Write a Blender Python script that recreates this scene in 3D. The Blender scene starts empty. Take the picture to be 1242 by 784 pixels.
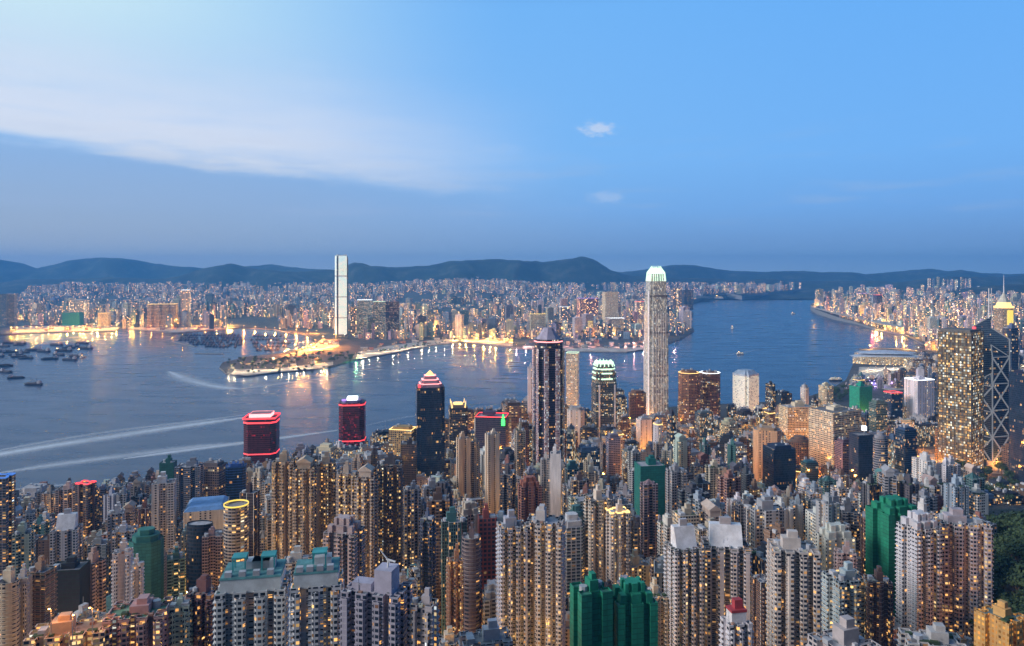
import bpy, math, random
from mathutils import Vector, noise
R = math.radians
S = bpy.context.scene
COL = S.collection
rnd = random.Random(11)

# ------------------------------------------------------------------ camera, world, light, exposure
F, H, YH, CX = 880.0, 400.0, 327.0, 621.0
cd = bpy.data.cameras.new('camera'); cam = bpy.data.objects.new('camera', cd); COL.objects.link(cam)
cam.location = (0, 0, H); cam.rotation_euler = (R(90), 0, 0)
cd.sensor_width = 36; cd.lens = 36 * F / 1242; cd.shift_y = -65 / 1242
cd.clip_start = 5; cd.clip_end = 60000
S.camera = cam
S.view_settings.view_transform = 'Standard'; S.view_settings.look = 'None'
S.view_settings.gamma = 1; S.view_settings.use_curve_mapping = False
S.view_settings.exposure = 0.0
try:
    S.cycles.use_denoising = True; S.cycles.denoiser = 'OPENIMAGEDENOISE'
    S.cycles.max_bounces = 5; S.cycles.volume_bounces = 1; S.cycles.sample_clamp_indirect = 6
    S.cycles.diffuse_bounces = 2; S.cycles.glossy_bounces = 3; S.cycles.transparent_max_bounces = 8
except Exception: pass

def lin(c):
    return tuple((x / 255 / 12.92) if x / 255 < .04045 else ((x / 255 + .055) / 1.055) ** 2.4 for x in c) + (1.0,)

class NT:
    """small node helper"""
    def __init__(s, tree): s.t = tree
    def n(s, kind, **kw):
        nd = s.t.nodes.new(kind)
        for k, v in kw.items(): setattr(nd, k, v)
        return nd
    def put(s, sock, v):
        if hasattr(v, 'links') and hasattr(v, 'is_output'): s.t.links.new(v, sock)
        else: sock.default_value = v
    def m(s, op, a, b=0.0, c=0.0, clamp=False):
        nd = s.n('ShaderNodeMath', operation=op); nd.use_clamp = clamp
        s.put(nd.inputs[0], a); s.put(nd.inputs[1], b); s.put(nd.inputs[2], c)
        return nd.outputs[0]
    def mix(s, f, a, b, blend='MIX'):
        nd = s.n('ShaderNodeMix', data_type='RGBA', blend_type=blend)
        s.put(nd.inputs[0], f); s.put(nd.inputs[6], a); s.put(nd.inputs[7], b)
        return nd.outputs[2]
    def rng(s, v, a, b, c=0.0, d=1.0, smooth=True):
        nd = s.n('ShaderNodeMapRange'); nd.interpolation_type = 'SMOOTHSTEP' if smooth else 'LINEAR'
        s.put(nd.inputs[0], v)
        for i, x in enumerate((a, b, c, d)): s.put(nd.inputs[1 + i], x)
        return nd.outputs[0]
    def ramp(s, v, stops, interp='LINEAR'):
        nd = s.n('ShaderNodeValToRGB'); nd.color_ramp.interpolation = interp
        e = nd.color_ramp.elements
        while len(e) < len(stops): e.new(0.5)
        for el, (p, c) in zip(e, stops): el.position = p; el.color = c
        s.put(nd.inputs[0], v); return nd.outputs[0]
    def comb(s, x, y, z=0.0):
        nd = s.n('ShaderNodeCombineXYZ')
        for i, v in enumerate((x, y, z)): s.put(nd.inputs[i], v)
        return nd.outputs[0]
    def noise(s, vec, scale, detail=3.0, rough=.55, out=0):
        nd = s.n('ShaderNodeTexNoise'); s.put(nd.inputs['Vector'], vec)
        nd.inputs['Scale'].default_value = scale; nd.inputs['Detail'].default_value = detail; nd.inputs['Roughness'].default_value = rough
        return nd.outputs[out]
    def white(s, vec, out=0):
        nd = s.n('ShaderNodeTexWhiteNoise', noise_dimensions='3D'); s.put(nd.inputs['Vector'], vec)
        return nd.outputs[out]

SUN_EL, SUN_AZ = 14.0, -112.0        # degrees; azimuth from +Y, negative = west side
W = bpy.data.worlds.new('World'); S.world = W; W.use_nodes = True
wt = W.node_tree; wt.nodes.clear(); g = NT(wt)
tc = g.n('ShaderNodeTexCoord'); sp = g.n('ShaderNodeSeparateXYZ'); wt.links.new(tc.outputs['Generated'], sp.inputs[0])
wx, wy, wz = sp.outputs
hl = g.m('SQRT', g.m('ADD', g.m('MULTIPLY', wx, wx), g.m('MULTIPLY', wy, wy)))
hl = g.m('MAXIMUM', hl, .02)
el = g.m('DIVIDE', wz, hl); az = g.m('DIVIDE', wx, hl)
elc = g.m('MINIMUM', g.m('MAXIMUM', el, 0.0), 1.0)
base = g.ramp(elc, [(0, lin((158, 188, 222))), (.02, lin((134, 174, 220))), (.04, lin((126, 171, 225))), (.08, lin((126, 182, 244))), (.15, lin((130, 192, 255))),
                    (.36, lin((120, 188, 255))), (.55, lin((70, 122, 200))), (1, lin((42, 84, 150)))])
rightk = g.rng(az, -.15, .62)
base = g.mix(g.m('MULTIPLY', rightk, .75), base, g.mix(1.0, base, (.66, .86, 1.0, 1), 'MULTIPLY'))
leftk = g.rng(az, .02, -.62)
topk = g.rng(el, .12, .34)
base = g.mix(g.m('MULTIPLY', g.m('MULTIPLY', leftk, topk), .95), base, lin((214, 246, 255)))
# clouds: one long soft bank low in the west, its underside tilted, torn by noise
sx = g.comb(g.m('MULTIPLY', az, 2.2), g.m('MULTIPLY', el, 9.0), 0.3)
n1 = g.noise(sx, 2.0, 5.0, .6); n2 = g.noise(g.comb(g.m('MULTIPLY', az, 3.0), g.m('MULTIPLY', el, 22.0), 4.0), 2.0, 4.0, .55)
edge = g.m('ADD', g.m('MULTIPLY', g.m('ADD', az, .58), -.082), .148)          # tan(elevation) of the lower edge
rel = g.m('ADD', g.m('SUBTRACT', el, edge), g.m('ADD', g.m('MULTIPLY', g.m('SUBTRACT', n1, .5), .06), g.m('MULTIPLY', g.m('SUBTRACT', n2, .5), .045)))
bank = g.m('MULTIPLY', g.rng(rel, -.012, .022), g.rng(rel, .17, .008))
bank = g.m('MULTIPLY', bank, g.rng(az, .10, -.36))
bank = g.m('MULTIPLY', bank, g.m('ADD', .22, g.m('MULTIPLY', n2, 1.5)), clamp=True)
skyc = g.mix(g.m('MULTIPLY', bank, .82), base, lin((236, 241, 254)))
under = g.m('MULTIPLY', g.m('MULTIPLY', g.rng(rel, -.09, -.02), g.rng(rel, .006, -.01)), g.rng(az, .25, -.5))
skyc = g.mix(g.m('MULTIPLY', under, .4), skyc, lin((150, 180, 228)))
low = g.m('MULTIPLY', g.rng(el, .20, .02), g.rng(az, .22, -.62))
skyc = g.mix(g.m('MULTIPLY', low, .85), skyc, lin((172, 188, 210)))
upper = g.m('MULTIPLY', g.m('MULTIPLY', g.rng(rel, .0, .05), g.rng(rel, .24, .06)), g.m('MULTIPLY', g.rng(az, .12, -.5), g.m('ADD', .35, g.m('MULTIPLY', n2, .7))))
skyc = g.mix(g.m('MULTIPLY', upper, .55), skyc, lin((226, 234, 252)))
veil = g.m('MULTIPLY', g.rng(n2, .5, .75), g.m('MULTIPLY', g.rng(el, .03, .08), g.rng(el, .22, .12)))
skyc = g.mix(g.m('MULTIPLY', veil, .34), skyc, lin((165, 192, 232)))
def puff(pa, pe, ra, re, k):
    global skyc
    d = g.m('SQRT', g.m('ADD', g.m('POWER', g.m('DIVIDE', g.m('SUBTRACT', az, pa), ra), 2.0), g.m('POWER', g.m('DIVIDE', g.m('SUBTRACT', el, pe), re), 2.0)))
    fr = g.noise(g.comb(az, g.m('MULTIPLY', el, 2.0), 7.0), 60.0, 4.0, .65)
    skyc = g.mix(g.m('MULTIPLY', g.rng(g.m('ADD', d, g.m('MULTIPLY', g.m('SUBTRACT', fr, .5), 2.2)), 1.1, .1), k), skyc, lin((205, 222, 250)))
puff(.118, .192, .030, .012, .8); puff(.128, .098, .032, .010, .35); puff(-.02, .165, .05, .01, .12)
sky = g.n('ShaderNodeTexSky'); sky.sky_type = 'NISHITA'; sky.sun_disc = False
sky.sun_elevation = R(SUN_EL); sky.sun_rotation = R(SUN_AZ); sky.air_density = 1.6; sky.dust_density = .6; sky.ozone_density = 3
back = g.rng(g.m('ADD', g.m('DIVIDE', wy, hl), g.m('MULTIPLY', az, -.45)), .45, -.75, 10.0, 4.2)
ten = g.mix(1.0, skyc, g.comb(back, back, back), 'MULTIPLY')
bg = g.n('ShaderNodeBackground'); bg.inputs[1].default_value = .1
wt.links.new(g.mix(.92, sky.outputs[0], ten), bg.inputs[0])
wo = g.n('ShaderNodeOutputWorld'); wt.links.new(bg.outputs[0], wo.inputs[0])

sd = bpy.data.lights.new('sun', 'SUN'); sun = bpy.data.objects.new('sun', sd); COL.objects.link(sun)
sd.energy = 2.7; sd.angle = R(20); sd.color = (1.0, .91, .87)
a = R(SUN_AZ); e = R(SUN_EL + 8)
sun.rotation_euler = Vector((-math.sin(a) * math.cos(e), -math.cos(a) * math.cos(e), -math.sin(e))).to_track_quat('-Z', 'Y').to_euler()

# ------------------------------------------------------------------ helpers
def tag(o, label=None, cat=None, group=None, kind=None):
    if label: o['label'] = label
    if cat: o['category'] = cat
    if group: o['group'] = group
    if kind: o['kind'] = kind
    return o

def empty(name, loc, rz=0.0):
    o = bpy.data.objects.new(name, None); COL.objects.link(o); o.location = loc; o.rotation_euler = (0, 0, rz); o.empty_display_size = 5
    return o

class MB:
    def __init__(s): s.v = []; s.f = []; s.uv = []; s.mi = []
    def face(s, pts, uvs=None, mi=0):
        b = len(s.v); s.v += [tuple(p) for p in pts]; s.f.append(tuple(range(b, b + len(pts))))
        s.uv += uvs if uvs else [(p[0], p[1]) for p in pts]; s.mi.append(mi)
    def prism(s, poly, z0, z1, top=False, bottom=False, mi=0, tmi=None, poly1=None):
        u = 0.0; n = len(poly); q = poly1 or poly
        for i in range(n):
            a, b = poly[i], poly[(i + 1) % n]; c, d = q[(i + 1) % n], q[i]
            L = math.hypot(b[0] - a[0], b[1] - a[1])
            s.face([(a[0], a[1], z0), (b[0], b[1], z0), (c[0], c[1], z1), (d[0], d[1], z1)], [(u, z0), (u + L, z0), (u + L, z1), (u, z1)], mi)
            u += L
        if top: s.face([(p[0], p[1], z1) for p in q], None, mi if tmi is None else tmi)
        if bottom: s.face([(p[0], p[1], z0) for p in reversed(poly)], None, mi)
        return s
    def box(s, x, y, z, w, d, h, mi=0, rz=0.0, top=True):
        c, t = math.cos(rz), math.sin(rz)
        return s.prism([(x + px * c - py * t, y + px * t + py * c) for px, py in ((-w / 2, -d / 2), (w / 2, -d / 2), (w / 2, d / 2), (-w / 2, d / 2))], z, z + h, top, True, mi)
    def tube(s, a, b, r, r2=None, n=6, mi=0):
        a, b = Vector(a), Vector(b); ax = (b - a).normalized(); up = Vector((0, 0, 1)) if abs(ax.z) < .9 else Vector((1, 0, 0))
        p = ax.cross(up).normalized(); q = ax.cross(p); r2 = r if r2 is None else r2
        A = [a + (p * math.cos(6.2832 * i / n) + q * math.sin(6.2832 * i / n)) * r for i in range(n)]
        B = [b + (p * math.cos(6.2832 * i / n) + q * math.sin(6.2832 * i / n)) * r2 for i in range(n)]
        for i in range(n): s.face([A[(i + 1) % n], A[i], B[i], B[(i + 1) % n]], None, mi)
        s.face(A, None, mi); s.face(list(reversed(B)), None, mi); return s
    def mesh(s, name, mats):
        me = bpy.data.meshes.new(name); me.from_pydata(s.v, [], s.f)
        ul = me.uv_layers.new(name='UVMap'); ul.data.foreach_set('uv', [c for p in s.uv for c in p])
        for m in (mats if isinstance(mats, (list, tuple)) else [mats]): me.materials.append(m)
        if any(s.mi): me.polygons.foreach_set('material_index', s.mi)
        me.update(); return me
    def build(s, name, mats, parent=None, color=None):
        o = bpy.data.objects.new(name, s.mesh(name, mats)); COL.objects.link(o)
        if parent: o.parent = parent
        if color: o.color = color
        return o

def copy_tree(o, parent=None):
    c = o.copy(); COL.objects.link(c)
    if parent: c.parent = parent
    for ch in o.children: copy_tree(ch, c)
    return c

def lerp(tab, x):
    if x <= tab[0][0]: return tab[0][1]
    for (a, b), (c, d) in zip(tab, tab[1:]):
        if x <= c: return b + (d - b) * (x - a) / (c - a)
    return tab[-1][1]

def at(px, Y): return (px - CX) / F * Y
def gp(px, py, z=0.0):                                 # the ground point seen at a pixel
    Y = (H - z) * F / (py - YH); return (at(px, Y), Y)
def zat(py, Y): return H - (py - YH) / F * Y
def topx(X, Y): return CX + F * X / Y

def inside(p, poly):
    x, y = p; r = False
    for i in range(len(poly)):
        (x1, y1), (x2, y2) = poly[i], poly[i - 1]
        if (y1 > y) != (y2 > y) and x < (x2 - x1) * (y - y1) / (y2 - y1) + x1: r = not r
    return r

# ------------------------------------------------------------------ materials
MATS = {}
def pmat(name, col, rough=.8, metal=0.0, em=None, es=0.0, var=.15, nscale=.12):
    if name in MATS: return MATS[name]
    m = bpy.data.materials.new(name); m.use_nodes = True; t = m.node_tree; q = NT(t); b = t.nodes['Principled BSDF']
    if em is None:
        tcn = q.n('ShaderNodeTexCoord'); nz = q.noise(tcn.outputs['Object'], nscale, 5, .65)
        c = q.mix(q.rng(nz, .3, .7), tuple(x * (1 - var) for x in col[:3]) + (1,), tuple(min(1, x * (1 + var)) for x in col[:3]) + (1,))
        t.links.new(c, b.inputs['Base Color'])
    else:
        b.inputs['Base Color'].default_value = (.1, .1, .1, 1)
        b.inputs['Emission Color'].default_value = tuple(em[:3]) + (1,); b.inputs['Emission Strength'].default_value = es
        m.cycles.emission_sampling = 'NONE'
    b.inputs['Roughness'].default_value = rough; b.inputs['Metallic'].default_value = metal
    MATS[name] = m; return m

def objcol(name, rough=.8, var=.2, nscale=.1):
    """plain surface in the object's own colour, weathered"""
    m = bpy.data.materials.new(name); m.use_nodes = True; t = m.node_tree; q = NT(t); b = t.nodes['Principled BSDF']
    oi = q.n('ShaderNodeObjectInfo'); tcn = q.n('ShaderNodeTexCoord')
    nz = q.noise(tcn.outputs['Object'], nscale, 5, .65)
    k = q.rng(nz, .3, .7, 1 - var, 1 + var)
    t.links.new(q.mix(1.0, oi.outputs['Color'], q.comb(k, k, k), 'MULTIPLY'), b.inputs['Base Color'])
    b.inputs['Roughness'].default_value = rough; MATS[name] = m; return m

def facade(name, cw, ch, ww, wh, glass=(.02, .03, .05), grough=.12, em=1.0, run=0, warm=.75, blank=.12, slab=.12, stair=.93, wrough=.75, metal=0.0, gvar=.5, tones=None, pil=0, rail=0.0):
    """wall in the object's colour with a grid of panes; the object's alpha is the share of panes lit from inside"""
    m = bpy.data.materials.new(name); m.use_nodes = True; t = m.node_tree; q = NT(t); b = t.nodes['Principled BSDF']
    uv = q.n('ShaderNodeUVMap'); uv.uv_map = 'UVMap'; s = q.n('ShaderNodeSeparateXYZ'); t.links.new(uv.outputs[0], s.inputs[0])
    oi = q.n('ShaderNodeObjectInfo'); seed = q.m('MULTIPLY', oi.outputs['Random'], 913.0)
    cu = q.m('DIVIDE', s.outputs[0], cw); cv = q.m('DIVIDE', s.outputs[1], ch)
    iu, iv = q.m('FLOOR', cu), q.m('FLOOR', cv); fu, fv = q.m('FRACT', cu), q.m('FRACT', cv)
    mu = q.m('LESS_THAN', q.m('ABSOLUTE', q.m('SUBTRACT', fu, .5)), ww / 2); mv = q.m('LESS_THAN', q.m('ABSOLUTE', q.m('SUBTRACT', fv, .52)), wh / 2)
    win = q.m('MULTIPLY', mu, mv)
    wn = q.n('ShaderNodeTexWhiteNoise', noise_dimensions='3D'); t.links.new(q.comb(iu, iv, seed), wn.inputs['Vector'])
    ncol = q.white(q.comb(iu, 3.7, seed))
    if blank: win = q.m('MULTIPLY', win, q.m('GREATER_THAN', ncol, blank))
    frac = oi.outputs['Alpha']
    if stair < 1: frac = q.m('MULTIPLY', frac, q.m('ADD', 1.0, q.m('MULTIPLY', q.m('GREATER_THAN', ncol, stair), 3.5)))
    pick = wn.outputs['Value']
    if run:
        r2 = q.white(q.comb(q.m('FLOOR', q.m('DIVIDE', cu, run)), iv, q.m('ADD', seed, 5.0)))
        r3 = q.white(q.comb(1.5, iv, q.m('ADD', seed, 9.0)))
        pick = q.m('ADD', q.m('MULTIPLY', pick, .28), q.m('ADD', q.m('MULTIPLY', r2, .42), q.m('MULTIPLY', r3, .30)))
        frac = q.m('ADD', .16, q.m('MULTIPLY', frac, .68))
    lit = q.m('MULTIPLY', win, q.m('LESS_THAN', pick, frac))
    rgb = q.n('ShaderNodeSeparateColor'); t.links.new(wn.outputs['Color'], rgb.inputs[0])
    tone = q.ramp(rgb.outputs[0], tones or [(0, (1, .42, .10, 1)), (.25, (1, .60, .20, 1)), (warm, (1, .76, .40, 1)), (min(.99, warm + .12), (.95, .94, .78, 1)), (1, (.75, .9, 1, 1))])
    amp = q.m('MULTIPLY', q.m('ADD', .12, q.m('MULTIPLY', q.m('POWER', rgb.outputs[1], 3.0), 1.7)), em)
    # wall: streaks and cleaner slab edges
    st = q.noise(q.comb(q.m('MULTIPLY', s.outputs[0], .35), q.m('MULTIPLY', s.outputs[1], .03), seed), 1.0, 4, .6)
    k = q.rng(st, .25, .75, .74, 1.16)
    wall = q.mix(1.0, oi.outputs['Color'], q.comb(k, k, k), 'MULTIPLY')
    if slab: wall = q.mix(q.m('MULTIPLY', q.m('LESS_THAN', fv, .13), slab * 3), wall, (.62, .60, .60, 1))
    if pil: wall = q.mix(q.m('LESS_THAN', q.m('FRACT', q.m('DIVIDE', q.m('ADD', cu, .16), float(pil))), .32 / pil), wall, (.62, .60, .59, 1))
    if rail: wall = q.mix(q.m('MULTIPLY', q.m('LESS_THAN', fv, rail), mu), wall, (.06, .10, .10, 1))
    gk = q.m('ADD', 1 - gvar, q.m('MULTIPLY', rgb.outputs[2], 2 * gvar))
    gl = q.mix(1.0, tuple(glass) + (1,), q.comb(gk, gk, gk), 'MULTIPLY')
    t.links.new(q.mix(win, wall, gl), b.inputs['Base Color'])
    t.links.new(q.m('ADD', wrough, q.m('MULTIPLY', win, grough - wrough)), b.inputs['Roughness'])
    if metal: t.links.new(q.m('MULTIPLY', win, metal), b.inputs['Metallic'])
    t.links.new(tone, b.inputs['Emission Color']); t.links.new(q.m('MULTIPLY', lit, amp), b.inputs['Emission Strength'])
    m.cycles.emission_sampling = 'NONE'; MATS[name] = m; return m

facade('res', 3.1, 3.0, .68, .52)
facade('res2', 2.5, 3.0, .74, .54, blank=.06)
facade('resbig', 3.6, 3.1, .70, .54, em=1.2, blank=.08)
facade('resA', 2.9, 3.0, .66, .56, pil=3, blank=.05)
facade('resB', 4.4, 3.0, .80, .46, rail=.24, blank=.10, slab=.2)
facade('resC', 1.9, 3.0, .60, .78, pil=4, blank=.08, slab=.04)
facade('resD', 3.4, 2.9, .42, .46, blank=.22, slab=.05)
facade('orangelit', 2.6, 3.4, .58, .50, glass=(.3, .15, .05), em=.75, blank=0, slab=0, stair=1, tones=[(0, (1, .32, .03, 1)), (.5, (1, .44, .06, 1)), (1, (1, .58, .14, 1))])
facade('slab', 4.2, 3.2, .84, .46, blank=.05, stair=.97)
facade('strip', 5.5, 3.0, .34, .55, blank=.45)
facade('office', 1.7, 3.9, .86, .62, glass=(.025, .04, .06), run=6, em=.9, blank=0, slab=0, stair=1, warm=.5, metal=.0, grough=.08)
facade('glass', 1.8, 3.9, .93, .86, glass=(.03, .06, .10), run=5, em=.7, blank=0, slab=0, stair=1, warm=.5, metal=.35, grough=.06, gvar=.3)
facade('grid', 3.6, 3.8, .68, .60, em=.8, run=4, blank=0, slab=0, stair=1, warm=.6)
facade('gold', 3.4, 5.0, .80, .70, glass=(.10, .08, .05), em=1.15, blank=0, slab=0, stair=1, warm=.55, metal=.2)
facade('redoffice', 2.4, 3.9, .8, .6, glass=(.05, .015, .02), em=.32, run=3, blank=0, slab=0, stair=1, tones=[(0, (1, .03, .05, 1)), (.8, (1, .06, .10, 1)), (.9, (1, .5, .2, 1)), (1, (1, .7, .4, 1))])  # red glow seen on the walls, put into glass colour and pane tones
facade('far', 9.0, 7.0, .62, .55, em=4.6, tones=[(0, (1, .46, .12, 1)), (.4, (1, .66, .30, 1)), (.75, (1, .86, .6, 1)), (1, (.9, .96, 1, 1))], blank=.1, slab=0, warm=.5, stair=.92)
objcol('paint', .75); objcol('concrete', .9, .25, .25)
pmat('roofing', (.30, .29, .30), .9, var=.4, nscale=.15); pmat('tank', (.45, .46, .50), .6); pmat('steel', (.5, .52, .55), .4, .7)
pmat('darkmetal', (.05, .05, .06), .5, .3); pmat('white', (.78, .77, .78), .6)
pmat('asphalt', (.05, .05, .055), .85, var=.3); pmat('paving', (.18, .17, .16), .9, var=.3, nscale=.03); pmat('seawall', (.25, .24, .23), .9)
pmat('bark', (.10, .07, .05), .9)
for nm, c, s in (('lampwarm', (1, .55, .16), 14), ('lampwhite', (.9, .95, 1), 10), ('glowred', (1, .05, .06), 2.2), ('glowpink', (1, .30, .30), 3.0), ('glowwhite', (.9, .95, 1), 3.0),
                 ('glowgold', (1, .62, .20), 2.2), ('glowgreen', (.05, 1, .12), 3.0), ('glowmint', (.70, 1, .72), 1.5), ('glowblue', (.08, .28, .95), .8), ('glowviolet', (.45, .25, 1), 1.4), ('glowyellow', (1, .72, .10), 1.3)):
    pmat(nm, c, em=c, es=s)

def foliage_mat(name, c1, c2):
    m = bpy.data.materials.new(name); m.use_nodes = True; t = m.node_tree; q = NT(t); b = t.nodes['Principled BSDF']
    geo = q.n('ShaderNodeNewGeometry'); oi = q.n('ShaderNodeObjectInfo')
    r = q.m('FRACT', q.m('ADD', geo.outputs['Random Per Island'], oi.outputs['Random']))
    t.links.new(q.mix(r, c1, c2), b.inputs['Base Color']); b.inputs['Roughness'].default_value = .8
    MATS[name] = m
foliage_mat('leaf', (.018, .045, .018, 1), (.07, .11, .04, 1))

def net_mat():
    """green scaffold sheeting: sheets of slightly different green with seams every few floors"""
    m = bpy.data.materials.new('net'); m.use_nodes = True; t = m.node_tree; q = NT(t); b = t.nodes['Principled BSDF']
    uv = q.n('ShaderNodeUVMap'); uv.uv_map = 'UVMap'; s = q.n('ShaderNodeSeparateXYZ'); t.links.new(uv.outputs[0], s.inputs[0]); oi = q.n('ShaderNodeObjectInfo')
    cu, cv = q.m('DIVIDE', s.outputs[0], 3.6), q.m('DIVIDE', s.outputs[1], 3.1)
    wn = q.white(q.comb(q.m('FLOOR', cu), q.m('FLOOR', cv), oi.outputs['Random']))
    k = q.m('ADD', .86, q.m('MULTIPLY', wn, .28)); k2 = q.noise(q.comb(s.outputs[0], s.outputs[1], 0), .25, 5, .7); k = q.m('MULTIPLY', k, q.m('ADD', .6, q.m('MULTIPLY', k2, .8)))
    c = q.mix(1.0, oi.outputs['Color'], q.comb(k, k, k), 'MULTIPLY')
    seam = q.m('MAXIMUM', q.m('LESS_THAN', q.m('FRACT', cv), .14), q.m('LESS_THAN', q.m('FRACT', cu), .06))
    t.links.new(q.mix(q.m('MULTIPLY', seam, .55), c, (.008, .05, .03, 1)), b.inputs['Base Color']); b.inputs['Roughness'].default_value = .7
    MATS['net'] = m
net_mat()

# ------------------------------------------------------------------ ground: sea, island slope, far land, mountains
def water_mat():
    m = bpy.data.materials.new('water'); m.use_nodes = True; t = m.node_tree; q = NT(t); b = t.nodes['Principled BSDF']
    tcn = q.n('ShaderNodeTexCoord'); mp = q.n('ShaderNodeMapping'); t.links.new(tcn.outputs['Object'], mp.inputs[0])
    mp.inputs['Scale'].default_value = (.006, .02, 1); mp.inputs['Rotation'].default_value = (0, 0, .12)
    n1 = q.noise(mp.outputs[0], 1.0, 5, .6)
    t.links.new(q.mix(q.rng(n1, .3, .7), (.012, .036, .095, 1), (.024, .062, .14, 1)), b.inputs['Base Color'])
    t.links.new(q.rng(n1, .3, .7, .16, .30), b.inputs['Roughness'])
    n2 = q.noise(tcn.outputs['Object'], .05, 6, .7)
    bp = q.n('ShaderNodeBump'); bp.inputs['Strength'].default_value = .2; bp.inputs['Distance'].default_value = 2.0
    t.links.new(n2, bp.inputs['Height']); t.links.new(bp.outputs[0], b.inputs['Normal'])
    b.inputs['IOR'].default_value = 1.33; b.inputs['Specular IOR Level'].default_value = .30; MATS['water'] = m
water_mat()
w = MB(); w.face([(-15000, -500, 0), (15000, -500, 0), (15000, 18000, 0), (-15000, 18000, 0)])
tag(w.build('water', MATS['water']), 'blue harbour water with a smooth dusk sheen', kind='structure')

SHORE = [(-260, 648), (-60, 622), (0, 613), (120, 597), (260, 578), (400, 552), (520, 532), (640, 512), (760, 497), (880, 493), (960, 489), (1000, 478), (1026, 463),
         (1034, 445), (1040, 430), (1062, 424), (1098, 424), (1118, 430), (1122, 420), (1100, 408), (1066, 402), (1040, 394), (1012, 388), (990, 381), (983, 376), (990, 371), (1016, 368), (1040, 362), (1015, 358), (1010, 354), (1500, 351)]
shore_w = [gp(x, y) for x, y in SHORE]
LANDH = [(0, 372), (60, 340), (150, 285), (250, 212), (350, 148), (450, 102), (550, 74), (700, 46), (900, 20), (1100, 7), (1250, 3.5), (2000, 3.5), (4500, 8), (6500, 40), (9000, 70)]
RIGHTH = [(0, 372), (150, 290), (250, 222), (350, 178), (470, 152), (600, 162), (700, 142), (850, 88), (1000, 48), (1225, 18), (1450, 6), (2000, 3.5), (3000, 6), (4500, 8), (6500, 22), (9000, 70)]
def gz(X, Y):
    k = min(1, max(0, (X - (.45 * Y + 60)) / 110)); k = k * k * (3 - 2 * k)
    return lerp(LANDH, Y) * (1 - k) + lerp(RIGHTH, Y) * k
ISLAND = [(-2400, -300)] + shore_w + [(12500, 8200), (4200, -300)]
def land_sheet(name, poly, hf, ys, step, label, mat):
    """a terrain sheet over the polygon with a sea wall round it"""
    m = MB(); wl = MB()
    idx = {}
    import bisect
    me_v = []; me_f = []
    for j in range(len(ys) - 1):
        y0, y1 = ys[j], ys[j + 1]; st = step(y0)
        # x spans of the polygon at both ends of the strip
        def spans(y):
            xs = []
            for i in range(len(poly)):
                (x1, a1), (x2, a2) = poly[i], poly[i - 1]
                if (a1 > y) != (a2 > y): xs.append((x2 - x1) * (y - a1) / (a2 - a1) + x1)
            xs.sort(); return list(zip(xs[::2], xs[1::2]))
        sa, sb = spans(y0 + 1e-3), spans(y1 - 1e-3)
        if len(sa) != len(sb): 
            sm = spans((y0 + y1) / 2); sa = sb = sm
        for (a0, a1), (b0, b1) in zip(sa, sb):
            n = max(1, int((a1 - a0) / st))
            for i in range(n):
                f0, f1 = i / n, (i + 1) / n
                q = [(a0 + (a1 - a0) * f0, y0), (a0 + (a1 - a0) * f1, y0), (b0 + (b1 - b0) * f1, y1), (b0 + (b1 - b0) * f0, y1)]
                m.face([(x, y, hf(x, y)) for x, y in q])
    for i in range(len(poly)):
        a, b = poly[i - 1], poly[i]
        wl.face([(a[0], a[1], -2), (b[0], b[1], -2), (b[0], b[1], hf(*b)), (a[0], a[1], hf(*a))], None, 1)
    b0 = len(m.v); m.v += wl.v; m.f += [tuple(i + b0 for i in f) for f in wl.f]; m.uv += wl.uv; m.mi += wl.mi
    return tag(m.build(name, [mat, MATS['seawall']]), label, kind='structure')

def ground_mat():
    m = bpy.data.materials.new('city_ground'); m.use_nodes = True; t = m.node_tree; q = NT(t); b = t.nodes['Principled BSDF']
    geo = q.n('ShaderNodeNewGeometry'); nz = q.noise(geo.outputs['Position'], .012, 5, .6); nf = q.noise(geo.outputs['Position'], .25, 4, .6)
    c = q.ramp(nz, [(.38, (.05, .05, .055, 1)), (.54, (.10, .095, .09, 1)), (.64, (.045, .055, .04, 1)), (.74, (.02, .045, .02, 1))])
    k = q.rng(nf, .3, .7, .6, 1.3); t.links.new(q.mix(1.0, c, q.comb(k, k, k), 'MULTIPLY'), b.inputs['Base Color']); b.inputs['Roughness'].default_value = .95
    MATS['city_ground'] = m; return m
ground_mat()
ys = [-300, -150, 0, 60, 120, 180, 250, 300, 350, 400, 450, 500, 550, 600, 650, 700, 775, 850, 925, 1000, 1100, 1200, 1300, 1400, 1500, 1600, 1750, 1900, 2050, 2200, 2400, 2600, 2800, 3000,
      3200, 3400, 3600, 3800, 4100, 4400, 4700, 5000, 5300, 5600, 6000, 6400, 6800, 7200, 7600, 8000, 8600, 9200, 10000, 11000, 12000, 13000]
land_sheet('island_terrain', ISLAND, gz, ys, lambda y: 60 if y < 1500 else 250, 'steep city ground falling from the peak to the harbour front', MATS['city_ground'])

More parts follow.
